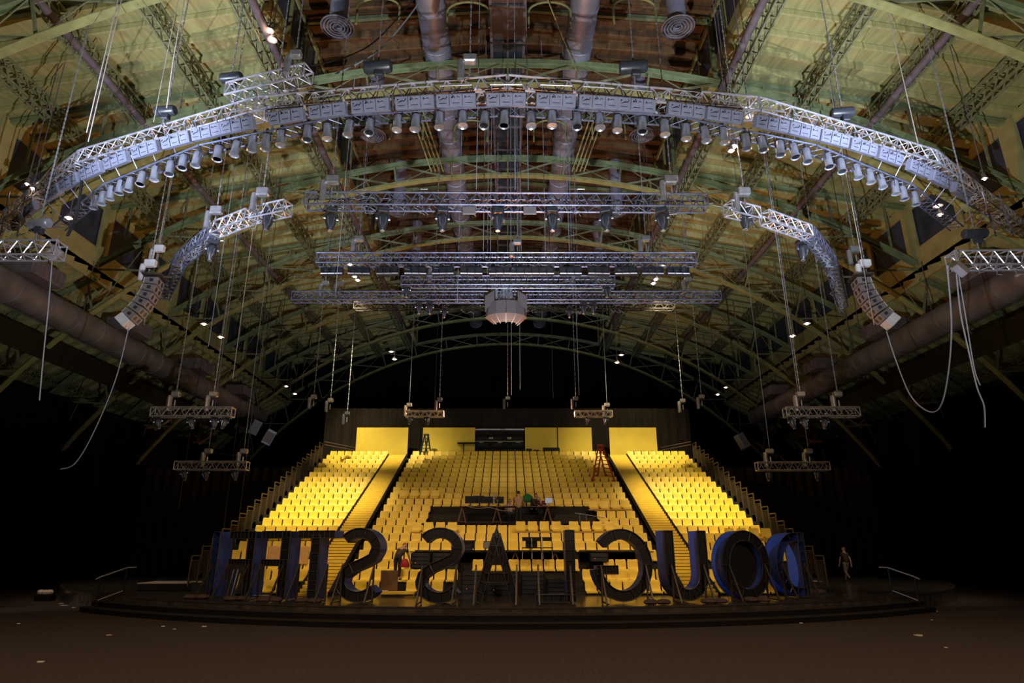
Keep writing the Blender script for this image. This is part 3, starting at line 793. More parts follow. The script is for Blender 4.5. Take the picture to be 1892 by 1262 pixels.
# ---- yellow panels, booth behind the top row
Yp = 45.0
def panel(px0, px1, label, top=790, bot=850, Y=Yp):
    a, b = at_y(px0, top, Y), at_y(px1, bot, Y)
    return tag(MB().bbox(((a.x + b.x) / 2, Y, (a.z + b.z) / 2), (b.x - a.x, .08, a.z - b.z), .01).build('yellow_panel', M['yellow2']), label, 'wall panel')
panel(660, 752, 'bright yellow wall panel left of the left aisle at the top')
panel(782, 877, 'yellow wall panel behind the blue ladder')
panel(970, 1030, 'yellow wall panel directly right of the dark booth')
panel(1030.6, 1095, 'yellow wall panel behind the top of the orange ladder')
panel(1125, 1216, 'bright yellow wall panel right of the right aisle at the top')
t = thing('control_booth', 'dark control booth opening between the yellow panels', 'booth', at_y(923, 842, 45))
a, b = at_y(877, 796, 45), at_y(969, 846, 45)
MB().box(((a.x + b.x) / 2, 46.6, (a.z + b.z) / 2), (b.x - a.x, .05, a.z - b.z)).build('back_wall', M['black'], t)
for x in (a.x + .03, b.x - .03): MB().box((x, 45.8, (a.z + b.z) / 2), (.05, 1.6, a.z - b.z)).build('side_wall', M['black'], t)
MB().box(((a.x + b.x) / 2, 45.3, a.z + .08), (b.x - a.x, .8, .10)).build('lintel', M['duct2'], t)
MB().box(((a.x + b.x) / 2, 45.3, a.z - .75), (b.x - a.x - .1, .6, .06)).build('counter', M['plastic'], t)
for k in range(5):
    p = at_y(890 + k * 17, 817 - (k % 2) * 7, 45.2); MB().bbox((p.x, 45.2, p.z), (.35, .2, .18), .02).build('control_unit', M['plastic'], t)
t = thing('side_shelf', 'black shelf on a post left of the dark booth', 'shelf', at_y(860, 842, 44.6))
a, b = at_y(845, 819, 44.6), at_y(880, 819, 44.6)
MB().bbox(((a.x + b.x) / 2, 44.6, a.z), (b.x - a.x, .5, .06), .01).build('tabletop', M['black'], t)
p = at_y(857, 819, 44.6); MB().bar(p, p - Vector((0, 0, .9)), .07, .07).build('post', M['black'], t)
for k, (x0, x1, y0, y1, lb) in enumerate([(842, 876, 836, 850, 'flat black case left of the booth'), (972, 983, 830, 850, 'small black case right of the booth'), (986, 996, 832, 850, 'rounded black case second right of the booth'), (1003, 1034, 828, 850, 'black crate third right of the booth'), (1058, 1089, 836, 850, 'flat black case at the right end of the yellow panel'), (1164, 1210, 834, 839, 'dark brown board lying on the top seats of the right block')]):
    a, b = at_y(x0, y0, 44.5), at_y(x1, y1, 44.5)
    tag(MB().bbox(((a.x + b.x) / 2, 44.5, (a.z + b.z) / 2), (b.x - a.x, .5, a.z - b.z), .03).build('black_case' if k < 5 else 'brown_board', M['black'] if k < 5 else M['brown']), lb, 'case' if k < 5 else 'board')
# top yellow cap strip of the bank in the centre
# ladders
def ladder(top, feet, m, name, label, rungs=9, w_=.28):
    t = thing(name, label, 'ladder', feet[0][0])
    T = Vector(top)
    for j, (a, b) in enumerate(feet):
        a, b = Vector(a), Vector(b)
        ta, tb = T - Vector((.12, 0, 0)), T + Vector((.12, 0, 0))
        for q, tt in ((a, ta), (b, tb)): MB().bar(q, tt, .05, .09).build('side_rail', m, t)
        for k in range(1, rungs):
            f = k / rungs; MB().bar(a.lerp(ta, f), b.lerp(tb, f), .035, .05).build('rung', m, t)
    MB().bbox(T + Vector((0, 0, .03)), (.36, .30, .08), .02).build('top_cap', m, t)
tp = at_y(1109, 823, 39.3)
f1 = at_y(1093, 903, 38.2); f1b = f1 + Vector((.35, .55, .2)); f2 = at_y(1141, 904, 38.3); f2b = f2 + Vector((-.45, .6, .2))
ladder(tp, [(f1, f1b), (f2b, f2)], M['orange'], 'step_ladder', 'tall orange step ladder standing over the seats by the right aisle', 11)
tp = at_y(788, 804, 43.6); f1 = at_y(776, 841, 43.3); f2 = at_y(796, 841, 43.9)
ladder(tp, [(f1, f1 + Vector((.3, .1, 0))), (f2 - Vector((.25, -.1, 0)), f2)], M['teal'], 'step_ladder', 'dark blue step ladder in front of the upper left yellow panel', 6)

# ================================================================== big letters, seen from behind
RL = 24.6
def strip_poly(pts, w, closed=False):
    # left and right offsets of a centre line
    P = [Vector(p) for p in pts]; n = len(P); L = []; R = []
    for i in range(n):
        if closed: d = P[(i + 1) % n] - P[i - 1]
        else: d = P[min(i + 1, n - 1)] - P[max(i - 1, 0)]
        d.normalize(); nn = Vector((-d.y, d.x)) * (w / 2)
        L.append(P[i] + nn); R.append(P[i] - nn)
    return L, R
def arc(cx, cz, rx, rz, a0, a1, n=18):
    return [(cx + rx * math.cos(math.radians(a0 + (a1 - a0) * i / n)), cz + rz * math.sin(math.radians(a0 + (a1 - a0) * i / n))) for i in range(n + 1)]
GL = {
    'D': [([(.0 + .15, 2.2), (.15, 0)], .30, 0), ([(.1, 2.06)] + arc(.45, 1.10, .88, .96, 88, -88, 24) + [(.1, .14)], .30, 0)],
    'O': [(arc(1.0, 1.12, .86, .98, 0, 360, 40)[:-1], .32, 1)],
    'U': [([(.17, 2.24), (.17, .9)] + arc(.80, .86, .63, .70, 182, 358, 20) + [(1.43, .9), (1.43, 2.24)], .34, 0)],
    'G': [(arc(1.05, 1.14, .88, .98, 42, 352, 36), .32, 0), ([(1.93, .98), (1.20, .98)], .26, 0)],
    'L': [([(.15, 2.24), (.15, 0)], .30, 0), ([(.0, .11), (1.3, .11)], .22, 0)],
    'A': [([(.10, 0), (.88, 2.1)], .30, 0), ([(.88, 2.1), (1.66, 0)], .30, 0), ([(.40, .75), (1.36, .75)], .28, 0), ([(.62, 1.45), (1.14, 1.45)], .6, 0), ([(.80, 2.02), (.88, 2.30), (.96, 2.02)], .12, 0)],
    'S': [(arc(.78, 1.66, .62, .50, 35, 180, 16) + [(.19, 1.56), (.30, 1.34), (.62, 1.18), (1.02, 1.02), (1.32, .80)] + arc(.75, .62, .63, .50, -4, -150, 16), .32, 0)],
    'T': [([(.72, 2.1), (.72, 0)], .32, 0), ([(.0, 2.12), (1.44, 2.12)], .24, 0)],
    'F': [([(.17, 2.24), (.17, 0)], .34, 0), ([(.0, 2.12), (1.22, 2.12)], .24, 0), ([(.2, 1.18), (1.15, 1.18)], .20, 0)],
    'I': [([(.17, 2.24), (.17, 0)], .34, 0)],
}
def letter(ch, px, wid, label, openback=False, depth=.58, sx=1.0):
    ang, _ = on_ring(px, RL, SC.y, .55)
    P0 = Vector((RL * math.sin(ang), SC.y - RL * math.cos(ang), .56))
    t = thing('letter_' + ch.lower(), label, 'sign letter', P0, ang)
    ex = Vector((-math.cos(ang), -math.sin(ang), 0)); ey = Vector((-math.sin(ang), math.cos(ang), 0))
    # local frame: text x runs to the camera's left, +y towards the seats
    def F(u, v, d): return Vector((-(u - wid / 2) * sx, d, v + .05))
    sh = MB(); bk = MB(); fr = MB(); fc = MB()
    for pts, w_, closed in GL[ch]:
        L, R = strip_poly(pts, w_, closed); n = len(L); m = n if closed else n - 1
        vs = []
        for i in range(n):
            for q in (L[i], R[i]):
                for d in (0, depth): vs.append(F(q.x, q.y, d))
        fs = []
        for i in range(m):
            j = (i + 1) % n; a, b = i * 4, j * 4
            fs += [(a, b, b + 1, a + 1), (a + 2, a + 3, b + 3, b + 2)]
        if not closed: fs += [(0, 1, 3, 2), (4 * (n - 1), 4 * (n - 1) + 2, 4 * (n - 1) + 3, 4 * (n - 1) + 1)]
        sh.add(vs, fs)
        for mb, d0, d1 in ((fc, depth - .02, depth + .02), (bk, .03, .06)):
            vs = []
            for i in range(n):
                for q in (L[i], R[i]):
                    for d in (d0, d1): vs.append(F(q.x, q.y, d))
            fs = []
            for i in range(m):
                j = (i + 1) % n; a, b = i * 4, j * 4
                fs += [(a, a + 2, b + 2, b), (a + 1, b + 1, b + 3, a + 3), (a, b, b + 1, a + 1), (a + 2, a + 3, b + 3, b + 2)]
            mb.add(vs, fs)
        for q in (L, R): fr.path([F(p.x, p.y, -.01) for p in q], .016, 5, closed=bool(closed))
        step = max(1, n // 9)
        for i in range(0, n, step): fr.tube(F(L[i].x, L[i].y, 0), F(R[i].x, R[i].y, 0), .013, 5)
        if n == 2:
            for k in range(1, 7):
                a, b = L[0].lerp(L[1], k / 7), R[0].lerp(R[1], k / 7); fr.tube(F(a.x, a.y, 0), F(b.x, b.y, 0), .011, 5)
    sh.build('side_skin', M['blue'], t, local=True)
    fc.build('front_face', M['letterblack' if openback else 'blue'], t, local=True)
    if ch == 'O': MB().lathe([(0, 0), (.80, 0), (.80, .03), (0, .03)], 28, Matrix.Translation((0, .3, 1.17)) @ Matrix.Rotation(PI / 2, 4, 'X')).build('backing_disc', M['letterblack'], t, local=True)
    if not openback: bk.build('back_panel', M['letterblack'], t, local=True)
    fr.build('frame_tube', M['frame'], t, local=True)
    for sx_ in ((-.38, .38) if wid > 1 else (0,)):
        x = sx_ * wid
        g = MB(); g.bar((x, -.03, 1.15), (x - .03, -.62, -.0), .05, .05); g.bar((x, -.03, .06), (x, -.70, .02), .05, .04); g.bar((x, -.03, 1.2), (x, -.03, .0), .05, .05)
        g.build('prop_strut', M['frame'], t, local=True)
    return t, ang, P0
def sandbag(px, py, label, w_=.42, m='sand'):
    p = at_z(px, py, .56)
    g = MB(); R = Matrix.Rotation(random.uniform(-.4, .4), 4, 'Z')
    prof = [(.0, 0), (.16, .01), (.22, .06), (.20, .12), (.12, .16), (.0, .17)]
    for q in (-.5, .5):
        g.lathe(prof, 14, Matrix.Translation((p.x + q * w_, p.y + random.uniform(-.05, .05), .555)) @ R @ Matrix.Diagonal((1.15, .8, 1, 1)))
    g.bar((p.x - .1, p.y, .64), (p.x + .1, p.y, .66), .12, .05)
    tag(g.build('sandbag', M[m], smooth=True), label, 'sandbag')
letter('D', 1472, 1.45, 'open-backed blue letter D, first of the big word at the right', True, .62)
letter('O', 1386, 2.0, 'big letter O with blue side, second from the right end')
letter('U', 1275, 1.6, 'big black-backed letter U between the O and the G')
letter('G', 1155, 2.05, 'big black-backed letter G standing left of the U', depth=.40)
letter('L', 1025, 1.4, 'big black-backed letter L standing left of the G', depth=.45)
letter('A', 917, 1.76, 'big black letter A in the middle of the word', depth=.3, sx=.80)
letter('S', 810, 1.5, 'big letter S directly left of the A')
letter('S', 658, 1.5, 'big letter S between the T and the other S')
letter('T', 574, 1.44, 'big black-backed letter T left of the two S letters')
letter('F', 497, 1.25, 'big barred letter directly left of the T', depth=.6)
letter('F', 434, 1.25, 'big barred letter second from the left end', depth=.6)
letter('I', 386, .34, 'leftmost letter stroke with a dark blue side', True, .62)
# people tools behind the O: case and coiled leads
rack(1360, 1405, 1082, 1110, 25.0, 'black case seen through the letter O', 3)
g = MB(); p = at_z(1388, 1095, .8)
for k in range(9): squiggle(p + Vector((random.uniform(-.5, .5), .5, 1.3)), p + Vector((random.uniform(-.5, .5), .6, .1)), .22, 8, .012, g)
tag(g.build('cable_tangle', M['cable']), 'tangle of dark cables hanging inside the letter O', 'cable', kind='stuff')
for px, py, lb in ((1505, 1097, 'brown sandbags at the right foot of the letter D'), (1320, 1115, 'sandbag at the right foot of the letter U'), (1215, 1117, 'dark sandbag at the right foot of the letter G'), (1398, 1112, 'pale sandbag under the middle of the O'), (570, 1114, 'brown sandbag behind the T'), (498, 1112, 'dark sandbag by the bar letter left of the T'), (438, 1110, 'brown sandbag between the two leftmost letters'), (362, 1107, 'sandbag at the far left of the letters')):
    sandbag(px, py, lb)
for k, (px, py, Y) in enumerate([(418, 1095, 24.5), (426, 1092, 24.8), (432, 1096, 24.6)]):
    p = at_y(px, 1103, Y); tag(MB().tube(p, at_y(px + 14, 1052, Y + .3), .02, 6).build('loose_pole', M['handrail'] if k < 2 else M['steps_y']), ['leftmost pale pole leaning between the two leftmost letters', 'middle pale pole leaning between the two leftmost letters', 'yellowish pole leaning between the two leftmost letters'][k], 'pole')
# litter on the floor
for k, (px, py, s_) in enumerate([(112, 1116, .12), (118, 1119, .16), (136, 1123, .07), (158, 1129, .08), (201, 1174, .07), (301, 1158, .06), (377, 1158, .08), (1727, 1130, .12), (1698, 1175, .14), (322, 1163, .05), (75, 1224, .10), (34, 1153, .06), (1480, 1152, .06), (1748, 1197, .04), (1722, 1146, .04)]):
    p = at_z(px, py, .0)
    mb = MB(); n = 7; pl = [(s_ * random.uniform(.7, 1.2) * math.cos(2 * PI * i / n), .7 * s_ * random.uniform(.6, 1.2) * math.sin(2 * PI * i / n)) for i in range(n)]
    mb.prism(pl, .003, .012 + .02 * random.random(), lambda u, v, q, p=p: Vector((p.x + u, p.y + v, q)))
    w1 = 'left' if px < 938 else 'right'
    tag(mb.build('litter_scrap', M['paper']), f'paper scrap on the floor at {w1}, {["beside the stage side", "near the stage side, larger one", "third from the stage side", "at the left end of the steps", "below the left steps", "small one", "long one below the left steps", "beside the right end of the steps", "slanted, in front of the right steps", "tiny, below the steps", "nearest the lower left corner", "by the left picture edge", "right under the bottom step", "tiny, near the right edge", "tiny, right of the steps"][k]}', 'litter', 'paper scraps on the hall floor')
t = thing('bag_pile', 'small pile of white bags on a dark crate at the far left', 'bags', at_z(80, 1112, 0))
p = at_z(82, 1110, 0)
MB().bbox((p.x, p.y, .14), (.75, .4, .28), .03).build('crate', M['black'], t)
for dx in (-.2, .02, .2): MB().lathe([(0, .0), (.13, .02), (.15, .1), (.09, .18), (0, .2)], 10, Matrix.Translation((p.x + dx, p.y - .05, .27 + .05 * abs(dx)))).build('white_bag', M['paper'], t, True)

# ================================================================== rigging
def truss_run(name, p, q, label, size=.46, m='alu', bay=.5, group=None, parent=None, cables=2, up=Vector((0, 0, 1))):
    p, q = Vector(p), Vector(q); d = (q - p).normalized(); L = (q - p).length
    s_ = d.cross(up).normalized(); u = s_.cross(d).normalized(); h = size / 2
    if parent is None:
        t = thing(name, label, 'lighting truss', p, 0, group)
    else:
        t = bpy.data.objects.new('truss_section', None); COL.objects.link(t); t.parent = parent; t.location = p - ORG[parent.name]; ORG[t.name] = p
    for a in (-h, h):
        for b in (-h, h): MB().tube(p + s_ * a + u * b, q + s_ * a + u * b, .034, 6).build('chord', M[m], t, True)
    n = max(2, int(round(L / bay))); g = MB()
    for i in range(n):
        a0 = p + d * (L * i / n); a1 = p + d * (L * (i + .5) / n); a2 = p + d * (L * (i + 1) / n)
        for a in (-h, h): g.tube(a0 + s_ * a - u * h, a1 + s_ * a + u * h, .019, 4); g.tube(a1 + s_ * a + u * h, a2 + s_ * a - u * h, .019, 4)
        for b in (-h, h): g.tube(a0 + u * b - s_ * h, a1 + u * b + s_ * h, .019, 4); g.tube(a1 + u * b + s_ * h, a2 + u * b - s_ * h, .019, 4)
    g.build('lacing', M[m], t)
    for e in (p, q):
        g = MB(); g.tube(e + s_ * h + u * h, e - s_ * h + u * h, .022, 5); g.tube(e + s_ * h - u * h, e - s_ * h - u * h, .022, 5)
        g.tube(e + s_ * h + u * h, e + s_ * h - u * h, .022, 5); g.tube(e - s_ * h + u * h, e - s_ * h - u * h, .022, 5)
        g.build('end_frame', M[m], t)
    if cables:
        g = MB()
        for k in range(int(L * cables)):
            c = p + d * random.uniform(.2, L - .2)
            squiggle(c + u * random.uniform(-h, h) - s_ * random.uniform(-.1, .3), c + d * random.uniform(.3, 1.0) - u * random.uniform(0, .5), .12, 7, .010, g)
        g.build('loose_cable', M['cable'] if random.random() < .5 else M['bluecable'], t)['kind'] = 'stuff'
    return t
def ring_truss(name, R, Yc, z, degs, label, size, m, cables=2):
    pts = [Vector((R * math.sin(math.radians(a)), Yc - R * math.cos(math.radians(a)), z)) for a in degs]
    t = thing(name, label, 'lighting truss', pts[0])
    for a, b in zip(pts, pts[1:]): truss_run('', a, b, '', size, m, .52, parent=t, cables=cables)
    return t
RD = [-48, -42, -35, -28, -21, -14, -7, 0, 7, 14, 21, 28, 35, 42, 48]
ring_truss('ring_truss', 31.0, 46.4, 15.0, [-44, -28, -14, 0, 14, 28, 44], 'great curved lighting truss sweeping over the stage front', .5, 'alu')
t = thing('lower_ring_batten', 'lower curved batten carrying the hanging cans under the great curved truss', 'lighting truss', (0, 15.1, 14.35))
def ladder_ring(R, Yc, z, degs, w_, m):
    pts = [Vector((R * math.sin(math.radians(a)), Yc - R * math.cos(math.radians(a)), z)) for a in degs]
    for a, b in zip(pts, pts[1:]):
        d = (b - a).normalized(); s_ = d.cross(Vector((0, 0, 1)))
        for k in (-1, 1): MB().tube(a + s_ * k * w_, b + s_ * k * w_, .03, 6).build('chord', M[m], t, True)
        g = MB(); n = int((b - a).length / .35)
        for i in range(n):
            x0 = a.lerp(b, i / n); x1 = a.lerp(b, (i + 1) / n); g.tube(x0 - s_ * w_, x1 + s_ * w_, .014, 4); g.tube(x0 + s_ * w_, x1 - s_ * w_, .014, 4)
        g.build('lacing', M[m], t)
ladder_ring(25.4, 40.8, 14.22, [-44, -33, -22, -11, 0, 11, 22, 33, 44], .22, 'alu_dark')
g = MB()
for k in range(46):
    a = math.radians(-42 + 84 * k / 45); r1, c1, r2, c2 = 29.3, 44.5, 25.4, 40.8
    g.tube((r1 * math.sin(a), c1 - r1 * math.cos(a), 14.8), (r2 * math.sin(a * 1.15), c2 - r2 * math.cos(a * 1.15), 14.2), .016, 4)
g.build('hanging_strut', M['alu_dark'], t)

# lamp banks
root = thing('lamp_bank', '', 'light fixture', (0, 0, 0))
MB().bbox((0, 0, 0), (1.12, .20, .36), .015).build('housing', M['box'], root, local=True)
for k in (-1, 0, 1):
    g = MB(); x = k * .37
    g.box((x, -.104, .0), (.34, .012, .30)); pz = g.build('panel', M['box'], root, local=True)
    g = MB(); g.box((x, -.115, -.09), (.20, .012, .012)); g.box((x - .1, -.115, .08), (.04, .012, .03))
    squiggle((x - .12, -.12, .05), (x + .12, -.12, .06), .07, 6, .007, g); g.build('lead', M['black'], pz, local=True)
g = MB(); g.bar((-.185, -.106, .17), (-.185, -.106, -.17), .012, .01); g.bar((.185, -.106, .17), (.185, -.106, -.17), .012, .01); g.build('divider', M['black'], root, local=True)
g = MB(); g.bar((-.4, 0, .18), (-.4, 0, .42), .04, .01); g.bar((.4, 0, .18), (.4, 0, .42), .04, .01); g.tube((-.45, 0, .42), (.45, 0, .42), .022, 6); g.build('bracket', M['steel'], root, local=True)
bankP = Proto(root)
BX = [33, 57, 98, 131, 170, 216, 270, 327, 384, 440, 530, 606, 685, 767, 843, 935, 1027, 1105, 1175, 1267, 1337, 1425, 1484, 1540, 1593, 1643, 1697, 1737, 1775]
for k, px in enumerate(BX):
    ang, p = on_ring(px, 29.0, 44.1, 14.35)
    mid = 15
    if k < mid: lb = f'grey three-panel lamp bank on the curved truss, {ORD[k]} from the left end'
    elif k == mid: lb = 'grey three-panel lamp bank at the exact middle of the curved truss'
    else: lb = f'grey three-panel lamp bank on the curved truss, {ORD[len(BX) - 1 - k]} from the right end'
    bankP.place(p, lb, 'light fixture', 'lamp banks on the curved truss', (.42, 0, ang))
# hanging cans
root = thing('can_light', '', 'stage light', (0, 0, 0))
MB().lathe([(.0, .235), (.06, .235), (.10, .225), (.122, .19), (.124, -.215), (.122, -.235)], 16).build('can_body', M['can'], root, True, True)
MB().lathe([(.124, -.215), (.152, -.245), (.150, -.262), (.118, -.235)], 16).build('flange', M['can'], root, True, True)
MB().lathe([(.0, -.16), (.105, -.16), (.105, -.17), (.0, -.17)], 14).build('lens', M['glass'], root, True, True)
g = MB(); g.bar((-.135, 0, .0), (-.135, 0, .30), .012, .03); g.bar((.135, 0, .0), (.135, 0, .30), .012, .03); g.bar((-.135, 0, .30), (.135, 0, .30), .03, .012); g.build('yoke', M['cable'], root, local=True)
g = MB(); g.box((0, 0, .34), (.05, .05, .08)); g.lathe([(.045, .36), (.05, .38), (.05, .43), (.045, .45)], 8); squiggle((.05, .05, .23), (.2, 0, .42), .06, 6, .010, g); g.build('clamp', M['cable'], root, local=True)
canP = Proto(root)
CXs = [(175, 0), (190, 0), (205, 0), (222, 0), (240, 0), (262, 0), (287, 0), (315, 0), (338, 0), (364, 0), (403, 0), (436, 0), (467, 0), (492, 0), (519, 0), (568, 0), (605, 0), (645, 0), (683, 0), (735, 0), (768, 0), (812, 0), (855, 0), (895, 0), (932, 0), (981, 0), (1020, 0), (1066, 0), (1108, 0), (1141, 0), (1187, 0), (1228, 0), (1267, 0), (1302, 0), (1337, 0), (1378, 0), (1408, 0), (1441, 0), (1467, 0), (1490, 0), (1530, 0), (1554, 0), (1583, 0), (1607, 0), (1628, 0), (1654, 0), (1668, 0), (1690, 0)]
for k, (px, _) in enumerate(CXs):
    ang, p = on_ring(px, 25.2, 40.5, 13.88)
    n = len(CXs); h = n // 2
    lb = f'silver can light hanging under the curved truss, {ORD[k] if k < h else ORD[n - 1 - k]} from the {"left" if k < h else "right"} end'
    canP.place(p + Vector((0, 0, random.uniform(-.04, .04))), lb, 'stage light', 'can lights under the curved truss', (random.uniform(-.12, .05), random.uniform(-.07, .07), ang + random.uniform(-.5, .5)))

# chain hoists
def hoist(p, label, L=None, motor='h', m='plastic', up=None, s_=1.0, dx=0):
    p = Vector(p); t = thing('chain_hoist', label, 'chain hoist', p)
    topz = min(deck_z(p.x) - .4, 25.5) if up is None else up
    if motor == 'h':
        R = Matrix.Translation(p + Vector((0, 0, .35))) @ Matrix.Rotation(PI / 2, 4, 'Y') @ Matrix.Rotation(.12, 4, 'X')
        MB().lathe([(0, -.36 * s_), (.12 * s_, -.36 * s_), (.16 * s_, -.32 * s_), (.17 * s_, .28 * s_), (.14 * s_, .34 * s_), (0, .34 * s_)], 16, R).build('motor_body', M[m], t, True)
        MB().bbox(p + Vector((.05, 0, .12)), (.22 * s_, .2, .22), .02).build('gear_case', M['plastic'], t)
    else:
        MB().bbox(p + Vector((0, 0, .35)), (.42 * s_, .24, .30 * s_), .04).build('motor_body', M[m], t)
        MB().lathe([(.0, -.62), (.10, -.60), (.11, -.1), (.09, .05), (.0, .05)], 12, Matrix.Translation(p + Vector((-.28 * s_, 0, .25)))).build('chain_bag', M[m], t, True)
    MB().tube(p + Vector((0, 0, .1)), p + Vector((0, 0, -.2)), .03, 6).build('hook', M['steel'], t)
    g = MB(); z = p.z + .5; k = 0
    nl = int((topz - z) / .16)
    c = p + Vector((dx, 0, 0))
    g.tube((c.x, c.y, z), (c.x, c.y, topz), .013, 5)
    if nl < 90:
        for i in range(nl): g.box((c.x, c.y, z + i * .16), (.05 if i % 2 else .02, .02 if i % 2 else .05, .10))
    g.build('chain', M['steel'], t)
    return t
def H(px, py, Z=None, Y=None): return at_z(px, py, Z) if Z else at_y(px, py, Y)
hoist(H(302, 222, 15.3), 'chain hoist riding on the left part of the great curved truss', dx=.05)
hoist(H(697, 142, 15.3), 'dark drum hoist on the curved truss, left of centre', s_=1.15)
hoist(H(1172, 142, 15.3), 'dark drum hoist on the curved truss, right of centre', s_=1.15)
hoist(H(1560, 225, 15.3), 'chain hoist riding on the right part of the great curved truss')
hoist(H(868, 128, 15.3), 'pale box hoist in the middle of the curved truss', motor='v', m='steel', s_=.9)
hoist(H(425, 160, 16.4), 'dark hoist at the end of the short branch truss, upper left')
# branch trusses behind the ring
truss_run('short_truss', at_z(425, 172, 16.0), at_z(570, 137, 16.0), 'short bright truss stub above the left of the curved truss', .45, 'alu')
hoist(H(545, 118, 16.3), 'box hoist at the right tip of the short truss stub', motor='v', m='steel', s_=.8)

# straight trusses
ZA = 13.1
A0, A1_ = at_z(566, 372, ZA), at_z(1304, 376, ZA)
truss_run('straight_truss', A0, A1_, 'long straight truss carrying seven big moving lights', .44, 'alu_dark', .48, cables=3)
# inner ring pieces
iL = [at_z(532, 384, ZA), at_z(468, 398, ZA)]; truss_run('short_truss', *iL, 'bright short truss left of the long straight truss', .42, 'alu')
truss_run('short_truss', at_z(462, 400, ZA), at_z(398, 425, ZA), 'short slanted truss next to the left bright stub', .42, 'alu')
truss_run('short_truss', at_z(396, 428, ZA), at_z(335, 480, ZA), 'dark cable-laden truss bending down on the left', .42, 'alu_dark', cables=8)
truss_run('short_truss', at_z(333, 482, ZA), at_z(305, 545, ZA), 'lowest dark truss piece behind the left speaker array', .42, 'alu_dark', cables=8)
truss_run('short_truss', at_z(1345, 385, ZA), at_z(1398, 398, ZA), 'short truss with a rope bundle right of the long straight truss', .42, 'alu', cables=6)
truss_run('short_truss', at_z(1412, 402, ZA), at_z(1492, 430, ZA), 'bright slanted truss on the right of the inner ring', .42, 'alu')
truss_run('short_truss', at_z(1494, 432, ZA), at_z(1532, 480, ZA), 'dark cable-laden truss bending down on the right', .42, 'alu_dark', cables=8)
truss_run('short_truss', at_z(1534, 483, ZA), at_z(1556, 560, ZA), 'lowest dark truss piece behind the right speaker array', .42, 'alu_dark', cables=8)
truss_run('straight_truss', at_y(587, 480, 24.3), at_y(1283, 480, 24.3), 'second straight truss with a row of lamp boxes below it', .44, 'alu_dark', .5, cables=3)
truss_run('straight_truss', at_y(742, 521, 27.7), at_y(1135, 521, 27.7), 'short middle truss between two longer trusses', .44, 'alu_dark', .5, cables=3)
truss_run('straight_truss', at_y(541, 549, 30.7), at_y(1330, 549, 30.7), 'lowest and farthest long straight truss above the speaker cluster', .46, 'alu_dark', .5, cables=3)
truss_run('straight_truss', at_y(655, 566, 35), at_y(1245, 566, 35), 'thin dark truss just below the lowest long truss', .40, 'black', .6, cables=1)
truss_run('side_truss', at_z(112, 463, 11.1), at_z(-60, 463, 11.1), 'bright truss end entering from the left edge of the hall', .48, 'alu', .5, cables=4)
truss_run('side_truss', at_z(1757, 482, 11.0), at_z(1960, 480, 11.0), 'bright truss end entering from the right edge of the hall', .48, 'alu', .5, cables=4)
for px, py, lb, mm in ((68, 432, 'polished drum hoist on the left edge truss', 'can'), (1806, 450, 'dark drum hoist on the right edge truss', 'plastic')):
    hoist(H(px, py, 11.5), lb, m=mm)
def small_truss(px0, px1, py, Y, label, hl, n=4, m='rail'):
    a, b = at_y(px0, py, Y), at_y(px1, py, Y)
    truss_run('small_truss', a, b, label, .36, m, .45, cables=2)
    return a, b
M['warmalu'] = mat('warm_lit_truss', (.40, .36, .33, 1), .35, metal=.7, var=.2)  # truss metal with the warm light put into its colour
ST = [(282, 431, 762, 25.6, 'upper small lighting truss low on the left'), (325, 458, 861, 29.5, 'lower small lighting truss low on the left'), (1450, 1585, 762, 25.6, 'upper small lighting truss low on the right'), (1398, 1530, 862, 29.5, 'lower small lighting truss low on the right'), (750, 820, 765, 39.4, 'small dark truss above the left yellow panel'), (1062, 1131, 765, 39.4, 'small dark truss above the right yellow panels')]
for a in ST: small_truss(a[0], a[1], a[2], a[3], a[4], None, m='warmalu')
for px, py, Y, lb in ((323, 738, 25.6, 'chain hoist on the upper small truss low left, left one'), (393, 738, 25.6, 'chain hoist on the upper small truss low left, right one'), (383, 842, 29.5, 'chain hoist on the lower small truss low left, left one'), (449, 842, 29.5, 'chain hoist on the lower small truss low left, right one'), (1481, 738, 25.6, 'chain hoist on the upper small truss low right, left one'), (1550, 738, 25.6, 'chain hoist on the upper small truss low right, right one'), (1424, 842, 29.5, 'chain hoist on the lower small truss low right, left one'), (1496, 842, 29.5, 'chain hoist on the lower small truss low right, right one'),
                      (756, 752, 39.4, 'chain hoist above the left yellow panel'), (1122, 752, 39.4, 'chain hoist above the right yellow panels'), (938, 740, 39.4, 'small hoist hanging over the middle of the seats'), (1064, 740, 39.4, 'small hoist right of the middle of the seats'), (812, 742, 39.4, 'small hoist left of the middle of the seats'), (579, 738, 36, 'small hoist above the left side block'), (610, 744, 38, 'smaller hoist above the left side block, inner one'), (641, 768, 40, 'tiny hoist left of the left yellow panel'), (1262, 745, 38, 'smaller hoist above the right side block, inner one'), (1297, 738, 36, 'small hoist above the right side block')):
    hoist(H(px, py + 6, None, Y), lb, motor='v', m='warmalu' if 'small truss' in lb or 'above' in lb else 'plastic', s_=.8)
for px, py, Z, lb in ((613, 350, 13.3, 'tall hoist at the left end of the long straight truss'), (1241, 350, 13.3, 'tall hoist at the right end of the long straight truss'), (484, 372, 13.3, 'orange lit hoist on the bright left stub truss'), (1376, 372, 13.3, 'hoist with rope bundle on the right stub truss'), (398, 405, 13.3, 'hoist on the slanted left truss')):
    hoist(H(px, py, Z), lb, motor='v', m='steel')
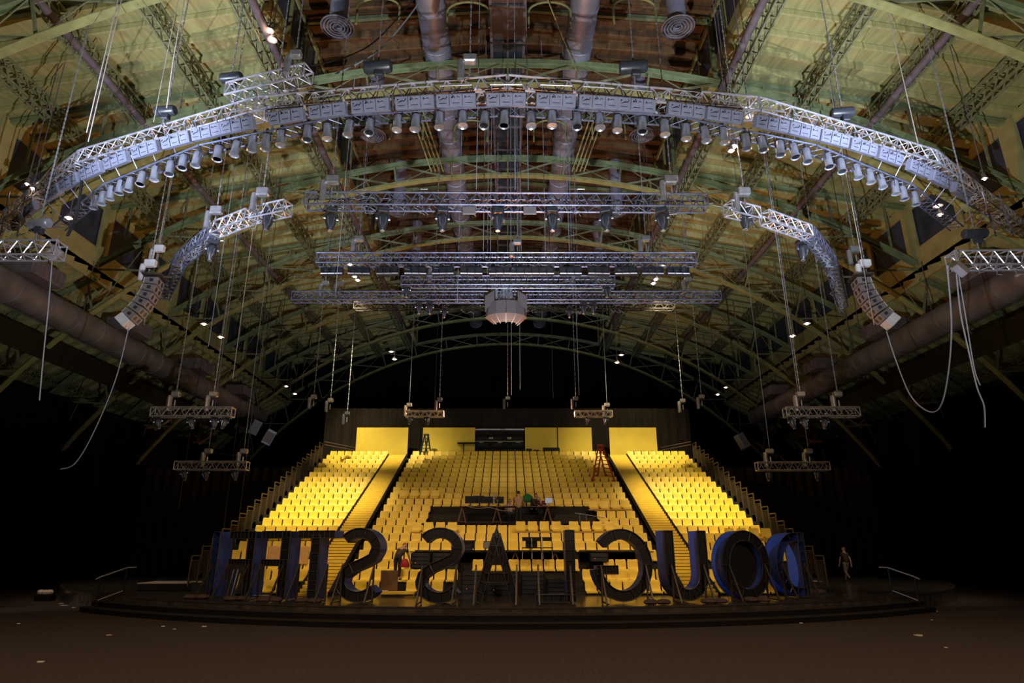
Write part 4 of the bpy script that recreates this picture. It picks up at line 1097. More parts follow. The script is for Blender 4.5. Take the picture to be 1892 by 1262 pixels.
for px, py, Y, lb in ((663, 455, 24.3, 'hoist on the left part of the second straight truss'), (956, 460, 24.3, 'hoist in the middle of the second straight truss'), (1194, 455, 24.3, 'hoist on the right part of the second straight truss'), (804, 508, 27.7, 'hoist on the left of the short middle truss'), (1068, 508, 27.7, 'hoist on the right of the short middle truss'), (600, 535, 30.7, 'hoist near the left end of the lowest truss'), (628, 535, 30.7, 'second hoist near the left end of the lowest truss'), (1272, 528, 30.7, 'hoist near the right end of the lowest truss')):
    hoist(H(px, py, None, Y), lb, motor='v', m='steel', s_=.85)
# moving lights
def moving_head(name, s_):
    root = thing(name, '', 'moving light', (0, 0, 0))
    MB().bbox((0, 0, .30 * s_), (.36 * s_, .26 * s_, .16 * s_), .02).build('base', M['plastic'], root, local=True)
    for k in (-1, 1):
        g = MB(); g.path([(k * .14 * s_, 0, .24 * s_), (k * .20 * s_, 0, .12 * s_), (k * .20 * s_, 0, -.06 * s_)], .035 * s_, 6); g.build('yoke_arm', M['plastic'], root, True, True)
        MB().lathe([(0, -.03), (.05 * s_, -.03), (.05 * s_, .03), (0, .03)], 10, Matrix.Translation((k * .20 * s_, 0, 0)) @ Matrix.Rotation(PI / 2, 4, 'Y')).build('pivot_cap', M['can'], root, True, True)
    h = MB().lathe([(0, .16 * s_), (.12 * s_, .15 * s_), (.175 * s_, .08 * s_), (.18 * s_, -.02 * s_), (.155 * s_, -.20 * s_), (.10 * s_, -.36 * s_), (.075 * s_, -.42 * s_), (.0, -.42 * s_)], 18).build('head', M['plastic'], root, True, True)
    MB().lathe([(.078 * s_, -.40 * s_), (.085 * s_, -.425 * s_), (.07 * s_, -.44 * s_), (0, -.435 * s_)], 14).build('lens', M['can'], h, True, True)
    g = MB()
    for k in (-1, 1): g.path([(k * .1 * s_, -.15 * s_, .0), (k * .09 * s_, -.13 * s_, -.2 * s_), (0, -.09 * s_, -.36 * s_)], .010 * s_, 4)
    g.build('trim_line', M['can'], h, local=True)
    g = MB(); g.box((0, 0, .42 * s_), (.05, .05, .10)); squiggle((.1, .05, .34 * s_), (.3, 0, .5 * s_), .08, 6, .010, g); g.build('clamp', M['steel'], root, local=True)
    return Proto(root)
big = moving_head('moving_light', 1.0)
for k, px in enumerate([612, 708, 818, 920, 1020, 1120, 1223]):
    p = at_z(px, 398, 12.55); p.y = A0.y
    big.place(Vector((at_y(px, 398, A0.y).x, A0.y, 12.45)), f'big dark moving light under the long straight truss, {ORD[k]} from the left', 'moving light', 'moving lights of the long straight truss', (0, 0, random.uniform(-.5, .5)))
for px, py, Y, lb in ((495, 413, 19.2, 'dark moving light under the bright left stub truss'), (1377, 412, 19.4, 'dark moving light under the right stub truss'), (1482, 470, 21.2, 'dark moving light hanging below the bend of the right truss'), (392, 470, 20.8, 'dark moving light hanging below the bend of the left truss')):
    big.place(at_y(px, py - 8, Y), lb, 'moving light', None, (0, .08, .3))
sm = moving_head('moving_light', .85)
for px, py, Y, lb in ((751, 540, 27.7, 'pale moving light at the left end of the short middle truss'), (1121, 540, 27.7, 'pale moving light at the right end of the short middle truss'), (774, 572, 30.7, 'small moving light under the lowest truss, left outer one'), (794, 572, 30.7, 'small moving light under the lowest truss, left inner one'), (1078, 572, 30.7, 'small moving light under the lowest truss, right inner one'), (1096, 572, 30.7, 'small moving light under the lowest truss, right outer one'), (821, 580, 34, 'dim moving light below the lowest truss left of the speaker cluster'), (1052, 580, 34, 'dim moving light below the lowest truss right of the speaker cluster')):
    sm.place(at_y(px, py - 4, Y), lb, 'moving light', None, (0, 0, .2))
lo = moving_head('moving_light', .7)
for j, (px, py, Y) in enumerate([(292, 779, 25.6), (353, 779, 25.6), (396, 779, 25.6), (415, 779, 25.6), (340, 875, 29.5), (380, 875, 29.5), (434, 875, 29.5), (1463, 779, 25.6), (1486, 779, 25.6), (1524, 779, 25.6), (1420, 876, 29.5), (1510, 876, 29.5), (758, 775, 39.4), (790, 775, 39.4), (1086, 775, 39.4), (1119, 775, 39.4)]):
    sd = 'left' if px < 938 else 'right'
    if j < 4: lb = f'dark moving light under the upper small truss low left, {ORD[j]} from the left'
    elif j < 7: lb = f'dark moving light under the lower small truss low left, {ORD[j - 4]} from the left'
    elif j < 10: lb = f'dark moving light under the upper small truss low right, {ORD[j - 7]} from the left'
    elif j < 12: lb = f'dark moving light under the lower small truss low right, {["left", "right"][j - 10]} one'
    else: lb = f'dark small moving light above the {sd} yellow panel, {["outer", "inner"][(j % 2) if px < 938 else 1 - j % 2]} one'
    lo.place(at_y(px, py, Y), lb, 'moving light', None, (0, random.uniform(-.3, .3), random.uniform(-.6, .6)))
# row of open lamp boxes below the second truss
root = thing('lamp_box_row', '', 'light fixture', (0, 0, 0))
MB().box((0, 0, .16), (.92, .03, .03)).build('top_bar', M['alu_dark'], root, local=True)
for k in (-1, 0, 1):
    g = MB(); x = k * .305
    for a, b in (((x - .145, 0, .15), (x - .145, 0, -.13)), ((x + .145, 0, .15), (x + .145, 0, -.13))): g.bar(a, b, .012, .26, (0, 1, 0))
    g.box((x, 0, .15), (.29, .26, .012)); g.box((x, .12, 0), (.29, .02, .28)); bx = g.build('box_shell', M['plastic'], root, local=True)
    MB().tube((x - .14, -.1, -.12), (x + .14, -.1, -.12), .035, 8).build('front_tube', M['alu'], bx, True, True)
g = MB(); g.bar((-.4, 0, .17), (-.4, 0, .36), .03, .03); g.bar((.4, 0, .17), (.4, 0, .36), .03, .03); g.build('bracket', M['steel'], root, local=True)
bx = Proto(root)
BXX = [614, 664, 717, 768, 819, 871, 924, 962, 1003, 1054, 1106, 1156, 1205, 1252]
for k, px in enumerate(BXX):
    p = at_y(px, 502, 24.3)
    bx.place(p, f'three-cell lamp box below the second straight truss, {ORD[k] if k < 7 else ORD[13 - k]} from the {"left" if k < 7 else "right"} end', 'light fixture', 'lamp boxes under the second truss', (0, 0, random.uniform(-.05, .05)))
# small square white panels, boxed brackets
for px, lb in ((867, 'square light grey panel under the long truss, left of centre'), (979, 'square light grey panel under the long truss, right of centre')):
    p = at_y(px, 389, A0.y)
    t = thing('square_panel', lb, 'panel', p)
    MB().bbox(p, (.42, .05, .32), .01, Matrix.Rotation(-.2, 3, 'X')).build('plate', M['grill'], t)
    g = MB(); g.bar(p + Vector((0, 0, .15)), p + Vector((0, 0, .4)), .03, .03)
    for a in (-.18, .18):
        for b in (-.12, .12): g.box(p + Vector((a, -.04, b)), (.025, .02, .025))
    g.build('bracket', M['steel'], t)
for px, lb in ((776, 'open square bracket on top of the long truss, left'), (1066, 'open square bracket on top of the long truss, right')):
    p = at_y(px, 353, A0.y); t = thing('frame_bracket', lb, 'bracket', p); g = MB()
    for s_ in (-1, 1): g.path([p + Vector((0, 0, -.06)), p + Vector((s_ * .26, 0, -.06)), p + Vector((s_ * .26, 0, .07)), p + Vector((0, 0, .07))], .018, 5)
    g.bar(p + Vector((0, 0, .07)), p + Vector((0, 0, -.4)), .06, .03)
    g.build('frame', M['steel'], t)

# line arrays
def line_array(px, py, sd, s_):
    top = at_y(px, py, 22.6)
    t = thing('line_array', f'curved {sd} speaker array of seven grey cabinets', 'speaker', top)
    yaw = -s_ * 1.75
    Rz = Matrix.Rotation(yaw, 3, 'Z')
    pos = Vector((0, 0, 0)); pit = .10; hgt = .30
    for k in range(6):
        R = Rz @ Matrix.Rotation(s_ * 0, 3, 'Y') @ Matrix.Rotation(pit, 3, 'X')
        c = pos + R @ Vector((0, 0, -hgt / 2))
        b = MB(); 
        fw, bw, dp = .36, .24, .50
        vs = [R @ Vector(v) + c + top for v in [(-fw, -dp / 2, -.135), (fw, -dp / 2, -.135), (bw, dp / 2, -.11), (-bw, dp / 2, -.11), (-fw, -dp / 2, .135), (fw, -dp / 2, .135), (bw, dp / 2, .11), (-bw, dp / 2, .11)]]
        b.add(vs, [(3, 2, 1, 0), (4, 5, 6, 7), (0, 1, 5, 4), (1, 2, 6, 5), (2, 3, 7, 6), (3, 0, 4, 7)])
        cab = b.build('cabinet', M['grill'], t)
        g = MB()
        for q in (-.17, .17): g.lathe([(0, 0), (.09, 0), (.10, -.01), (.10, -.02), (0, -.02)], 12, Matrix.Translation(R @ Vector((q, -dp / 2 - .005, 0)) + c + top) @ (Rz @ Matrix.Rotation(pit, 3, 'X') @ Matrix.Rotation(PI / 2, 3, 'X')).to_4x4())
        g.build('driver', M['plastic'], cab)
        MB().box(R @ Vector((s_ * .315, -.02, 0)) + c + top, (.03, .13, .12), R @ Matrix.Rotation(s_ * .24, 3, 'Z')).build('side_handle', M['plastic'], cab)
        g = MB(); g.box(R @ Vector((0, dp / 2 + .02, 0)) + c + top, (.42, .05, .22), R); g.box(R @ Vector((-s_ * .30, .14, 0)) + c + top, (.05, .14, .14), R); g.build('rear_fitting', M['white'], cab)
        pos = pos + R @ Vector((0, 0, -hgt)); pit -= .0; pit += -.13 if False else .11
    R = Rz @ Matrix.Rotation(pit, 3, 'X')
    MB().bbox(pos + top + R @ Vector((0, 0, -.16)), (.60, .46, .34), .02, R).build('lowest_cabinet', M['white'], t)
    g = MB(); g.box(top + Vector((0, 0, .08)), (.8, .7, .07), Rz); g.tube(top + Rz @ Vector((0, .35, .1)), top + Rz @ Vector((0, -.6, .14)), .04, 6); g.build('flying_frame', M['frame'], t)
    hoist(top + Rz @ Vector((0, .25, .30)), f'white chain hoist holding the {sd} speaker array', motor='v', m='white')
line_array(286, 516, 'left', -1)
line_array(1590, 516, 'right', 1)
hoist(H(292, 473, None, 24.5), 'second pale hoist behind the left speaker array', motor='v', m='white')
hoist(H(1582, 475, None, 24.5), 'second hoist with green top behind the right speaker array', motor='v', m='steel')
# centre speaker cluster
P = at_y(935, 572, 30.0)
t = thing('speaker_cluster', 'grey faceted speaker cluster hanging in the centre', 'speaker', P)
n = 6
for k in range(n):
    a0 = PI + PI * k / n; a1 = PI + PI * (k + 1) / n; am = (a0 + a1) / 2
    def Q(a, r, z): return P + Vector((r * math.cos(a), r * math.sin(a) * .75, z))
    g = MB(); e = .012
    vs = [Q(a0 + e, .95, .25), Q(a1 - e, .95, .25), Q(a1 - e, 1.05, -.45), Q(a0 + e, 1.05, -.45), Q(a0 + e, .55, .42), Q(a1 - e, .55, .42), Q(a1 - e, .60, -.80), Q(a0 + e, .60, -.80)]
    g.add(vs, [(0, 1, 2, 3), (7, 6, 5, 4), (0, 4, 5, 1), (3, 2, 6, 7), (0, 3, 7, 4), (1, 5, 6, 2)])
    cab = g.build('cabinet', M['grill'], t)
    MB().bar(Q(a1, 1.0, -.45), Q(a1, .55, -.85), .03, .03).build('edge_strip', M['white'], cab)
for s_ in (-1, 1):
    c = P + Vector((s_ * .83, -.2, .15)); g = MB()
    vs = [(-.25 * s_, -.3, .70), (.22 * s_, -.1, .45), (.22 * s_, -.1, -.25), (-.25 * s_, -.3, -.02), (-.25 * s_, .3, .70), (.22 * s_, .3, .45), (.22 * s_, .3, -.25), (-.25 * s_, .3, -.02)]
    g.add([c + Vector(v) for v in vs], [(0, 1, 2, 3), (7, 6, 5, 4), (0, 4, 5, 1), (3, 2, 6, 7), (0, 3, 7, 4), (1, 5, 6, 2)]); g.build('wing_panel', M['grill'], t)
for dx in (-.48, -.12, .06, .24): MB().tube(P + Vector((dx, 0, .3)), P + Vector((dx, 0, 1.35)), .075, 8).build('cable_loom', M['bluecable'], t, True)
g = MB()
for k in range(18): squiggle(P + Vector((random.uniform(-.4, .4), -.3, random.uniform(0, .3))), P + Vector((random.uniform(-.4, .4), -.3, random.uniform(.2, 1.5))), .12, 7, .012, g)
g.build('loose_cable', M['bluecable'], t)['kind'] = 'stuff'
for s_ in (-1, 1): hoist(P + Vector((s_ * .45, .1, 1.1)), f'hoist above the {"left" if s_ < 0 else "right"} side of the speaker cluster', motor='v', m='steel', s_=.8)

# work lamps: hooded twin floods, lit
LAMPN = [0]
def work_lamp(px, py, Y, label, size=.16, power=60, drop=True, aim=(0, 0, -1)):
    p = at_y(px, py, Y); t = thing('work_lamp', label, 'lamp', p)
    MB().lathe([(.02, .22), (.07, .20), (size * .8, .06), (size, .0), (size * .95, .0), (size * .6, .1), (.02, .16)], 14, Matrix.Translation(p)).build('shade', M['pipe'], t, True)
    MB().lathe([(0, .08), (size * .4, .06), (size * .5, .0), (size * .32, -.05), (0, -.07)], 12, Matrix.Translation(p)).build('bulb', M['lamp'], t, True)
    if drop:
        zt = min(deck_z(p.x) - .3, 25); MB().tube(p + Vector((0, 0, .2)), (p.x, p.y, zt), .018, 5).build('stem', M['pipe'], t)
    if power:
        d = bpy.data.lights.new('work_lamp_glow', 'POINT'); d.energy = power; d.color = (1, .62, .38); d.shadow_soft_size = .12
        o = bpy.data.objects.new('work_lamp_glow', d); COL.objects.link(o); o.parent = t; o.location = (0, -.05, -.25); d.energy = power * .3
WL = [(497, 57, 20.2, 'lit round work lamp high at the upper left, upper of the pair', .20, 40), (503, 74, 20.4, 'lit round work lamp high at the upper left, lower of the pair', .20, 0),
      (1385, 215, 16.9, 'lit lamp on the right bend of the curved truss', .13, 25), (1356, 271, 19, 'lit lamp below the right bend of the curved truss, upper of two', .14, 25), (1351, 279, 19, 'lit lamp below the right bend of the curved truss, lower of two', .12, 0),
      (127, 403, 21, 'lit lamp over the left edge truss', .15, 25), (1733, 381, 24, 'lit lamp beside the right clerestory window, upper one', .20, 25), (1737, 397, 24, 'lit lamp beside the right clerestory window, lower one', .14, 0), (1819, 330, 20, 'small lit lamp right of the curved truss', .10, 12),
      (50, 340, 21, 'small lit lamp at the left end of the curved truss, upper one', .09, 0), (60, 348, 21, 'small lit lamp at the left end of the curved truss, lower one', .09, 10),
      (647, 489, 33, 'lit lamp above the second truss, left upper one', .17, 40), (655, 511, 33, 'lit lamp left below the second truss', .17, 0), (661, 518, 33, 'lit lamp left below the second truss, lowest', .17, 0),
      (1224, 492, 33, 'lit lamp above the second truss, right upper one', .17, 40), (1212, 516, 33, 'lit lamp right below the second truss', .17, 0), (1207, 524, 33, 'lit lamp right below the second truss, lowest', .17, 0),
      (723, 650, 50, 'far lit lamp left of centre, upper one', .24, 40), (729, 664, 50, 'far lit lamp left of centre, lower one', .24, 0), (1148, 656, 50, 'far lit lamp right of centre, upper one', .24, 40), (1140, 670, 50, 'far lit lamp right of centre, lower one', .24, 0),
      (377, 599, 34, 'lit lamp in the left roof, upper one', .20, 30), (408, 623, 34, 'lit lamp in the left roof, lower one', .20, 0), (1491, 598, 34, 'lit lamp in the right roof, upper one', .20, 30), (1464, 621, 34, 'lit lamp in the right roof, lower one', .20, 0),
      (529, 714, 52, 'far lit lamp at the lower left of the roof, left one', .20, 15), (545, 728, 52, 'far lit lamp at the lower left of the roof, right one', .22, 0), (1341, 716, 52, 'far lit lamp at the lower right of the roof, right one', .20, 15), (1326, 729, 52, 'far lit lamp at the lower right of the roof, left one', .22, 0)]
for a in WL: work_lamp(a[0], a[1], a[2], a[3], a[4], a[5])
# warm glinting lattice near the right and left ends of the curved truss
for (px, py, Y, lb) in ((1840, 395, 20.5, 'warm lit lattice frame hanging at the right edge'), (22, 395, 20.5, 'warm lit lattice frame hanging at the left edge')):
    p = at_y(px, py, Y); t = thing('glinting_ladder', lb, 'frame', p); g = MB()
    for k in range(26):
        q = p + Vector((random.uniform(-.35, .35), random.uniform(-.3, .3), random.uniform(-.8, .7))); g.tube(q, q + Vector((random.uniform(-.25, .25), .05, random.uniform(-.12, .12))), .014, 4)
    g.build('lacing', M['warmalu'], t)
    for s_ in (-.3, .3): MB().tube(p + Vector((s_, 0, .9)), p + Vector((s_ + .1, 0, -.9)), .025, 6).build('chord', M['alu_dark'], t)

# wedge speakers hanging from side trusses and beside the seats
for px, py, Y, lb, r in ((100, 468, 18.0, 'grey wedge speaker under the end of the left edge truss', .7), (1775, 498, 18.0, 'grey wedge speaker under the end of the right edge truss', -.7), (497, 808, 42, 'pale tilted speaker beside the upper left seats', -.45), (1371, 815, 42, 'pale tilted speaker beside the upper right seats', .45), (472, 790, 43, 'dark speaker behind the pale tilted one on the left', -.4)):
    p = at_y(px, py, Y); s_ = .42 if Y < 20 else .8
    t = thing('hanging_speaker', lb, 'speaker', p); R = Matrix.Rotation(r * (1 if Y < 20 else -1), 3, 'Y') @ Matrix.Rotation(.4, 3, 'Z')
    MB().bbox(p, (s_ * .75, s_ * .5, s_ * (1 if Y < 20 else 1.25)), .02, R).build('cabinet', M['duct2'] if 'dark' not in lb else M['plastic'], t)
    MB().box(p + R @ Vector((0, -s_ * .26, 0)), (s_ * .65, .02, s_ * .9), R).build('grille', M['grill'] if 'dark' not in lb else M['cable'], t)
    MB().tube(p + Vector((0, 0, s_ * .5)), (p.x, p.y, p.z + .6 if Y < 20 else deck_z(p.x) - .3), .02, 5).build('bracket', M['cable'] if Y > 20 else M['steel'], t)
# bare timber brackets on the side walls
for k, (px, py, Y, s_, lb) in enumerate([(371, 817, 34, 1, 'middle crossed timber bracket low on the left side'), (290, 790, 30, 1, 'nearest crossed timber bracket low on the left side'), (1500, 815, 34, -1, 'middle crossed timber bracket low on the right side'), (1588, 786, 30, -1, 'crossed timber bracket near the right small truss'), (1692, 745, 26, -1, 'nearest crossed timber bracket on the right side'), (1432, 842, 38, -1, 'farthest crossed timber bracket low on the right side'), (1480, 872, 38, -1, 'lowest timber bracket on the right side')]):
    s0 = s_; p = at_x(px, py, -s_ * 26.2); t = thing('timber_bracket', lb, 'bracket', p); s_ = s_ * 1.5
    MB().bar(p + Vector((-s_ * .1, 0, -.2)), p + Vector((s_ * .9, .8, 1.4)), .09, .16).build('brace', M['wood'], t)
    MB().bar(p, p + Vector((-s_ * .55, 0, -.02)), .10, .14).build('arm', M['wood'], t)
    MB().bar(p + Vector((0, 0, 0)), p + Vector((-s_ * .45, .2, .62)), .05, .10).build('stay', M['wood'], t)

# ropes and cables
def rope(pts, label, r=.018, m='rope', cat='rope'):
    return tag(MB().path(pts, r, 5).build('hanging_rope' if cat == 'rope' else 'hanging_cable', M[m], smooth=True), label, cat)
def vrope(px, py, Y, zt, label, r=.018, m='rope', dx=0):
    p = at_y(px, py, Y); return rope([p, (p.x + dx, p.y, zt)], label, r, m)
def curve(P, label, r=.018, m='bluecable', n=8):
    return rope(smooth_pts([at_y(*p) for p in P], n), label, r, m, 'cable')
curve([(97, 470, 18), (90, 560, 18), (80, 660, 18), (73, 740, 18)], 'pale cable dropping from the left edge truss')
curve([(238, 605, 22), (214, 700, 22), (175, 795, 21.5), (140, 855, 21), (112, 867, 21)], 'pale cable trailing down from the left speaker array to a hook')
curve([(1638, 612, 22), (1655, 665, 22), (1682, 730, 21.5), (1715, 760, 21), (1738, 750, 20.5), (1752, 690, 20), (1758, 600, 19), (1750, 490, 18)], 'pale cable looping from the right speaker array up to the edge truss', .022)
curve([(1767, 505, 18), (1775, 580, 18), (1790, 650, 18), (1805, 715, 18), (1818, 750, 18), (1820, 790, 18)], 'blue cable dropping from the right edge truss', .02)
curve([(1770, 500, 18.1), (1785, 590, 18.1), (1800, 680, 18.1), (1811, 712, 18.1)], 'second blue cable beside the one below the right edge truss', .016)
curve([(125, 435, 18), (140, 400, 18.5), (150, 345, 19), (150, 300, 19)], 'thick dark cable rising from the left edge truss', .05, 'cable')
curve([(575, 122, 17), (640, 105, 18), (700, 70, 19), (780, -20, 20)], 'upper sweeping cable at the top left of centre', .025, 'cable')
curve([(620, 137, 17), (690, 100, 18), (740, 50, 19), (800, -30, 20)], 'lower sweeping cable at the top left of centre', .025, 'bluecable')
for px, py, Y, lb, m_ in ((430, 700, 28, 'long pale rope crossing in front of the left roof', 'rope'), (385, 640, 27, 'pale blue cable beside the left lamp pair', 'bluecable'), (1477, 740, 27, 'pale blue rope beside the right lamp pair', 'bluecable'), (330, 940, 30, 'thin rope left of the lower small truss', 'cable'), (410, 1000, 30, 'thin rope passing the left lower truss to the letters', 'cable'), (440, 970, 31, 'thin rope right of the left lower truss', 'cable'), (803, 758, 39, 'thin blue cable over the left aisle top', 'cable'), (945, 730, 36, 'left thin cable below the speaker cluster', 'bluecable'), (961, 720, 36, 'right thin cable below the speaker cluster', 'bluecable'), (1022, 735, 37, 'thin cable right of the speaker cluster', 'cable'), (1070, 730, 37, 'blue cable right of the speaker cluster', 'bluecable'),
                        (845, 560, 26, 'thin cable left of the speaker cluster', 'bluecable'), (620, 540, 24, 'thin pale cable dropping past the left of the second truss', 'bluecable'), (1590, 620, 24, 'thin cable behind the right speaker array', 'cable'), (160, 245, 15.9, 'thin dark rope above the left bend of the curved truss', 'rope'), (163, 262, 16.8, 'pale rope above the left bend of the curved truss', 'rope'), (284, 225, 17.1, 'thin rope left of the left curved truss hoist', 'rope'), (1697, 270, 18.6, 'pale rope at the right bend of the curved truss', 'rope'), (1615, 600, 22, 'thin rope in front of the right speaker array', 'rope'), (266, 600, 25, 'thin rope behind the left speaker array', 'rope')):
    vrope(px, py, Y, min(deck_z(at_y(px, py, Y).x) - .3, 23.5), lb, .014, m_)
for k, px in enumerate([880, 893, 900, 906, 944, 952, 957, 963, 976, 1052, 1060, 1008]):
    p = at_y(px, [360, 478, 520, 470, 470, 360, 520, 478, 360, 470, 560, 478][k], [18.6, 24.3, 27.7, 24.3, 24.3, 18.6, 27.7, 24.3, 18.6, 24.3, 30, 24.3][k])
    rope([p, (p.x, p.y, 25)], f'blue-grey lifting line in the central bundle, {ORD[sorted([880, 893, 900, 906, 944, 952, 957, 963, 976, 1008, 1052, 1060]).index(px)]} from the left', .014, 'bluecable')
for k, (px, py, Y, dy) in enumerate([(900, 505, 28, 0), (885, 520, 29, 0)]):
    c = at_y(px, py, Y); pts = [c + Vector((.42 * math.cos(a), 0, .45 + .75 * math.sin(a))) for a in [PI * (.9 + 1.2 * i / 14) for i in range(15)]]
    rope(pts, ['upper looped cable left of the speaker cluster', 'lower looped cable left of the speaker cluster'][k], .02, 'bluecable', 'cable')
curve([(340, 0, 16.0), (322, 100, 16.2), (308, 200, 16.6)], 'twisted rope falling to the left hoist of the curved truss', .02, 'rope')
curve([(1010, -5, 19), (1040, 70, 21), (1065, 130, 22.5)], 'yellowish rope slanting right of the catwalk', .025, 'green2')

# ================================================================== people
def skin_mesh(name, verts, edges, rad, m, parent, root_i=0, sub=1):
    me = bpy.data.meshes.new(name); me.from_pydata([tuple(v) for v in verts], edges, []); me.update()
    o = bpy.data.objects.new(name, me); COL.objects.link(o)
    sk = o.modifiers.new('skin', 'SKIN')
    for i, r in enumerate(rad): me.skin_vertices[0].data[i].radius = (r, r) if not isinstance(r, tuple) else r
    for i in range(len(rad)): me.skin_vertices[0].data[i].use_root = (i == root_i)
    ss = o.modifiers.new('sub', 'SUBSURF'); ss.levels = sub; ss.render_levels = sub
    dg = bpy.context.evaluated_depsgraph_get(); ev = o.evaluated_get(dg)
    nm = bpy.data.meshes.new_from_object(ev); o.modifiers.clear(); o.data = nm; bpy.data.meshes.remove(me)
    nm.materials.clear(); nm.materials.append(m)
    nm.polygons.foreach_set('use_smooth', [True] * len(nm.polygons))
    o.parent = parent
    return o
def person(loc, rz, label, J, shirt, trousers, hair, sleeves='short', shoes='shoe', hairlen=0):
    # J: joints in a local frame, facing -Y, feet at z = 0
    t = thing('person', label, 'person', loc, rz)
    V = lambda *a: Vector(a)
    pel, wai, che, nck, hed = J['pelvis'], J['waist'], J['chest'], J['neck'], J['head']
    hd = (hed - nck).normalized()
    verts = [pel, wai, che, nck, nck + hd * .06, hed - hd * .02, hed + hd * .09]; rad = [.095, .10, .125, .062, .058, .092, .080]; E = [(0, 1), (1, 2), (2, 3), (3, 4), (4, 5), (5, 6)]
    fwd = J.get('face', V(0, -1, 0)).normalized()
    def add(v, r, a): verts.append(v); rad.append(r); E.append((a, len(verts) - 1)); return len(verts) - 1
    add(hed - hd * .02 + fwd * .115, .016, 5)                       # nose
    side = hd.cross(fwd).normalized()
    for s in (-1, 1): add(hed + side * s * .095 + hd * .0, .018, 5)  # ears
    arms = []; legs = []
    for s, k in ((-1, 'l'), (1, 'r')):
        sh, el, wr = J[k + 'sh'], J[k + 'el'], J[k + 'wr']
        a = add(sh, .062, 2); b = add(sh.lerp(el, .5), .050, a); c = add(el, .042, b); d = add(el.lerp(wr, .5), .038, c); e = add(wr, .027, d)
        hd_ = (wr - el).normalized(); pm = add(wr + hd_ * .05, (.036, .02), e)
        sd = hd_.cross(Vector((0, 0, 1)) if abs(hd_.z) < .9 else Vector((0, 1, 0))).normalized(); cu = hd_.cross(sd)
        for q, L in ((-.027, .062), (-.009, .076), (.009, .072), (.027, .056)):
            f1 = add(wr + hd_ * .095 + sd * q, .0095, pm); f2 = add(wr + hd_ * (.095 + L * .55) + sd * q + cu * .012, .0085, f1); add(wr + hd_ * (.095 + L * .85) + sd * q + cu * .034, .0075, f2)
        t1 = add(wr + hd_ * .055 + sd * .048, .011, pm); add(wr + hd_ * .10 + sd * .062 + cu * .012, .009, t1)
        arms.append((sh, el, wr))
        hp, kn, an, to = J[k + 'hp'], J[k + 'kn'], J[k + 'an'], J[k + 'to']
        a = add(hp, .088, 0); b = add(hp.lerp(kn, .5), .074, a); c = add(kn, .056, b); d = add(kn.lerp(an, .4), .052, c); e = add(an, .036, d); f = add(an.lerp(to, .5) - V(0, 0, .02), .036, e); add(to, .028, f)
        legs.append((hp, kn, an, to))
    body = skin_mesh('body', verts, E, rad, M['skin'], t)
    # shirt
    verts = [pel.lerp(wai, -.35), pel.lerp(wai, .5), che, nck - (nck - che) * .25]; rad = [.168, .150, .160, .085]; E = [(0, 1), (1, 2), (2, 3)]
    for (sh, el, wr) in arms:
        a = add(sh, .080, 2); b = add(sh.lerp(el, .62), .066, a)
        if sleeves == 'long': c = add(el, .058, b); add(el.lerp(wr, .92), .044, c)
    skin_mesh('shirt', verts, E, rad, M[shirt], t)
    verts = [pel.lerp(wai, .55), pel]; rad = [.145, .150]; E = [(0, 1)]
    for (hp, kn, an, to) in legs:
        a = add(hp, .102, 1); b = add(hp.lerp(kn, .5), .088, a); c = add(kn, .072, b); add(kn.lerp(an, .9), .056, c)
    skin_mesh('trousers', verts, E, rad, M[trousers], t)
    for (hp, kn, an, to) in legs:
        verts = [an + V(0, 0, .02), an.lerp(to, .3) - V(0, 0, .03), to]; skin_mesh('shoe', verts, [(0, 1), (1, 2)], [.050, .052, .042], M[shoes], t)
    verts = [hed + hd * .105, hed + hd * .05 - fwd * .035, hed - hd * .04 - fwd * .055]; rad = [.068, .088, .070]; E = [(0, 1), (1, 2)]
    if hairlen: verts.append(hed - hd * (.05 + hairlen) - fwd * .06); rad.append(.05); E.append((2, 3))
    skin_mesh('hair', verts, E, rad, M[hair], t)
    return t
def stand(lean=0, walk=0, armf=.0, bend=0.0, sit=False, face=None, arms=None):
    V = lambda *a: Vector(a)
    hz = .92
    J = {}
    if sit: hz = .50
    J['pelvis'] = V(0, .02, hz + .02)
    c, s = math.cos(bend), math.sin(bend)
    def up(h, y=0): return J['pelvis'] + V(0, -s * h + c * y, c * h + s * y)
    J['waist'] = up(.16); J['chest'] = up(.38); J['neck'] = up(.54, -.01)
    nd = (up(.54) - up(.38)).normalized(); nd = (nd + V(0, -.25 * bend, .35 * bend)).normalized()
    J['head'] = J['neck'] + nd * .16
    J['face'] = face or V(0, -1, -.6 * bend)
    for k, x in (('l', -.185), ('r', .185)):
        J[k + 'sh'] = up(.47) + V(x, 0, 0)
        sw = walk * (1 if k == 'l' else -1) * .22
        d = V(0, -armf, -1).normalized()
        J[k + 'el'] = J[k + 'sh'] + V(x * .25, sw * .5, 0) + d * .29
        J[k + 'wr'] = J[k + 'el'] + (V(0, sw - armf * 1.2 - .12, -1 if armf < .6 else -.25)).normalized() * .26
        J[k + 'hp'] = J['pelvis'] + V(x * .5, 0, -.06)
        st = walk * (-1 if k == 'l' else 1) * .26
        if sit: J[k + 'kn'] = J[k + 'hp'] + V(x * .3, -.42, .02); J[k + 'an'] = J[k + 'kn'] + V(0, .02, -.40); J[k + 'to'] = J[k + 'an'] + V(0, -.17, -.045)
        else:
            lift = .12 if (walk and st > 0) else 0
            J[k + 'kn'] = J[k + 'hp'] + V(0, -abs(st) * .25 - .02 + st * .3, -.41)
            J[k + 'an'] = V(J[k + 'hp'].x, st + .0, .085 + lift)
            J[k + 'to'] = J[k + 'an'] + V(0, -.16, -.045 - (.05 if lift else 0))
    return J
p = at_z(1567, 1074, .555)
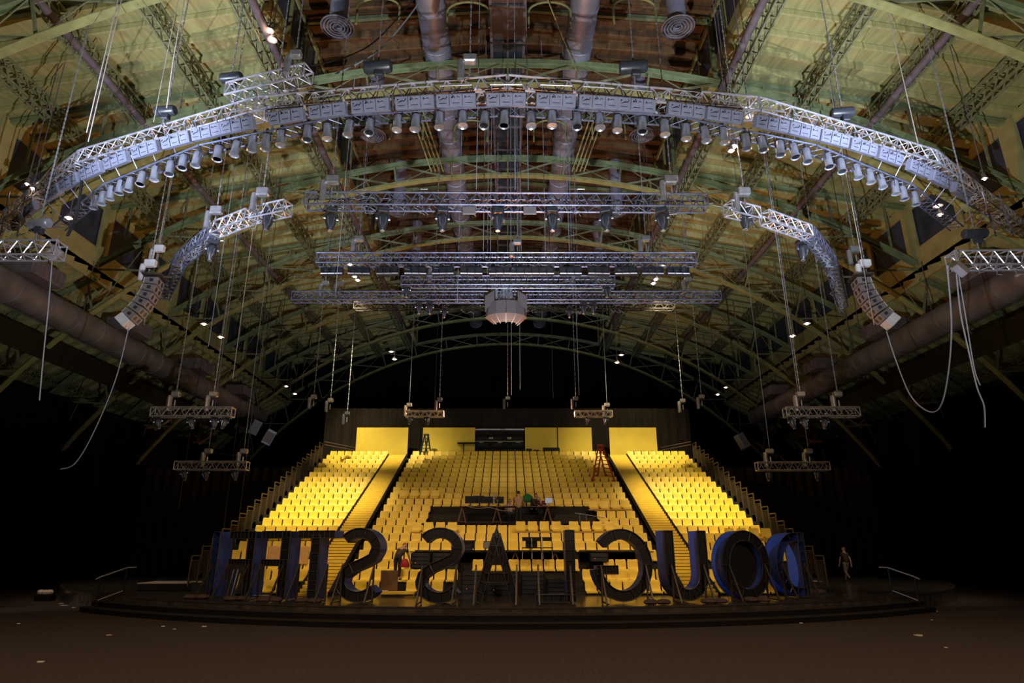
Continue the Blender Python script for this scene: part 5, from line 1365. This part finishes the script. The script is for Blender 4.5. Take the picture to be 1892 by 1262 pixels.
person(p, PI + .25, 'person walking away at the right of the stage in black t-shirt and khaki trousers', stand(walk=1), 'shirt_black', 'khaki', 'hair_red')
def at_deck(px, Y, z): return Vector((at_y(px, 900, Y).x, Y, z))
zt = za + .05
pp = at_deck(957, 32.5, zt)
# x of a pixel at the height of the torso
def px_at(px, py, Y, z):
    q = at_y(px, py, Y); return Vector((q.x, Y, z))
person(px_at(958, 935, 32.4, zt), PI, 'person in tan shirt seen from behind, standing at the front of the tech table', stand(bend=.12, armf=.7), 'shirt_tan', 'jeans', 'hair_dark', 'short')
zb = row(9)[1]
person(px_at(942, 915, 34.3, zt + .15), 0, 'seated person in pale pink shirt facing forward behind the tech table', stand(sit=True, armf=.8), 'shirt_pink', 'jeans', 'hair_dark', 'short', hairlen=.08)
person(px_at(984, 915, 34.2, zt + .05), .9, 'person in black with dark hair leaning over the tech table', stand(bend=.35, armf=.6), 'shirt_black', 'jeans', 'hair_dark', 'long', hairlen=.05)
person(px_at(1008, 925, 33.95, zt), -.9, 'grey-haired person in dark red jacket bending at the right end of the tech table', stand(bend=.75, armf=.7), 'shirt_red', 'jeans', 'hair_light', 'long')
for px, py, Y, lb in ((942, 922, 34.5, 'dark chair under the seated person at the tech table'),):
    q = at_y(px, py, Y); folding_chair(Vector((q.x, 34.25, zt + .15)), lb)
person(px_at(735, 1040, 27.4, row(1)[1] + .10), PI - .3, 'person bending over the seats between the S letters, dark shirt with white waistband', stand(bend=.95, armf=.5), 'shirt_black', 'jeans', 'hair_red', 'short')
p = at_y(748, 1040, 27.0)
g = MB(); g.lathe([(.0, .16), (.08, .15), (.14, .06), (.20, -.10), (.18, -.16), (0, -.17)], 14, Matrix.Translation(p) @ Matrix.Diagonal((1, .7, 1, 1)))
tag(g.build('red_bag', M['red'], smooth=True), 'bright red cloth bag held by the bending person', 'bag')
p = at_y(975, 921, 34.6)
tag(MB().lathe([(0, .24), (.14, .20), (.24, .08), (.25, -.10), (.15, -.20), (0, -.22)], 14, Matrix.Translation(p) @ Matrix.Diagonal((1.1, .5, 1, 1))).build('green_bag', M['dgreen'], smooth=True), 'dark green bag hanging behind the tech table', 'bag')
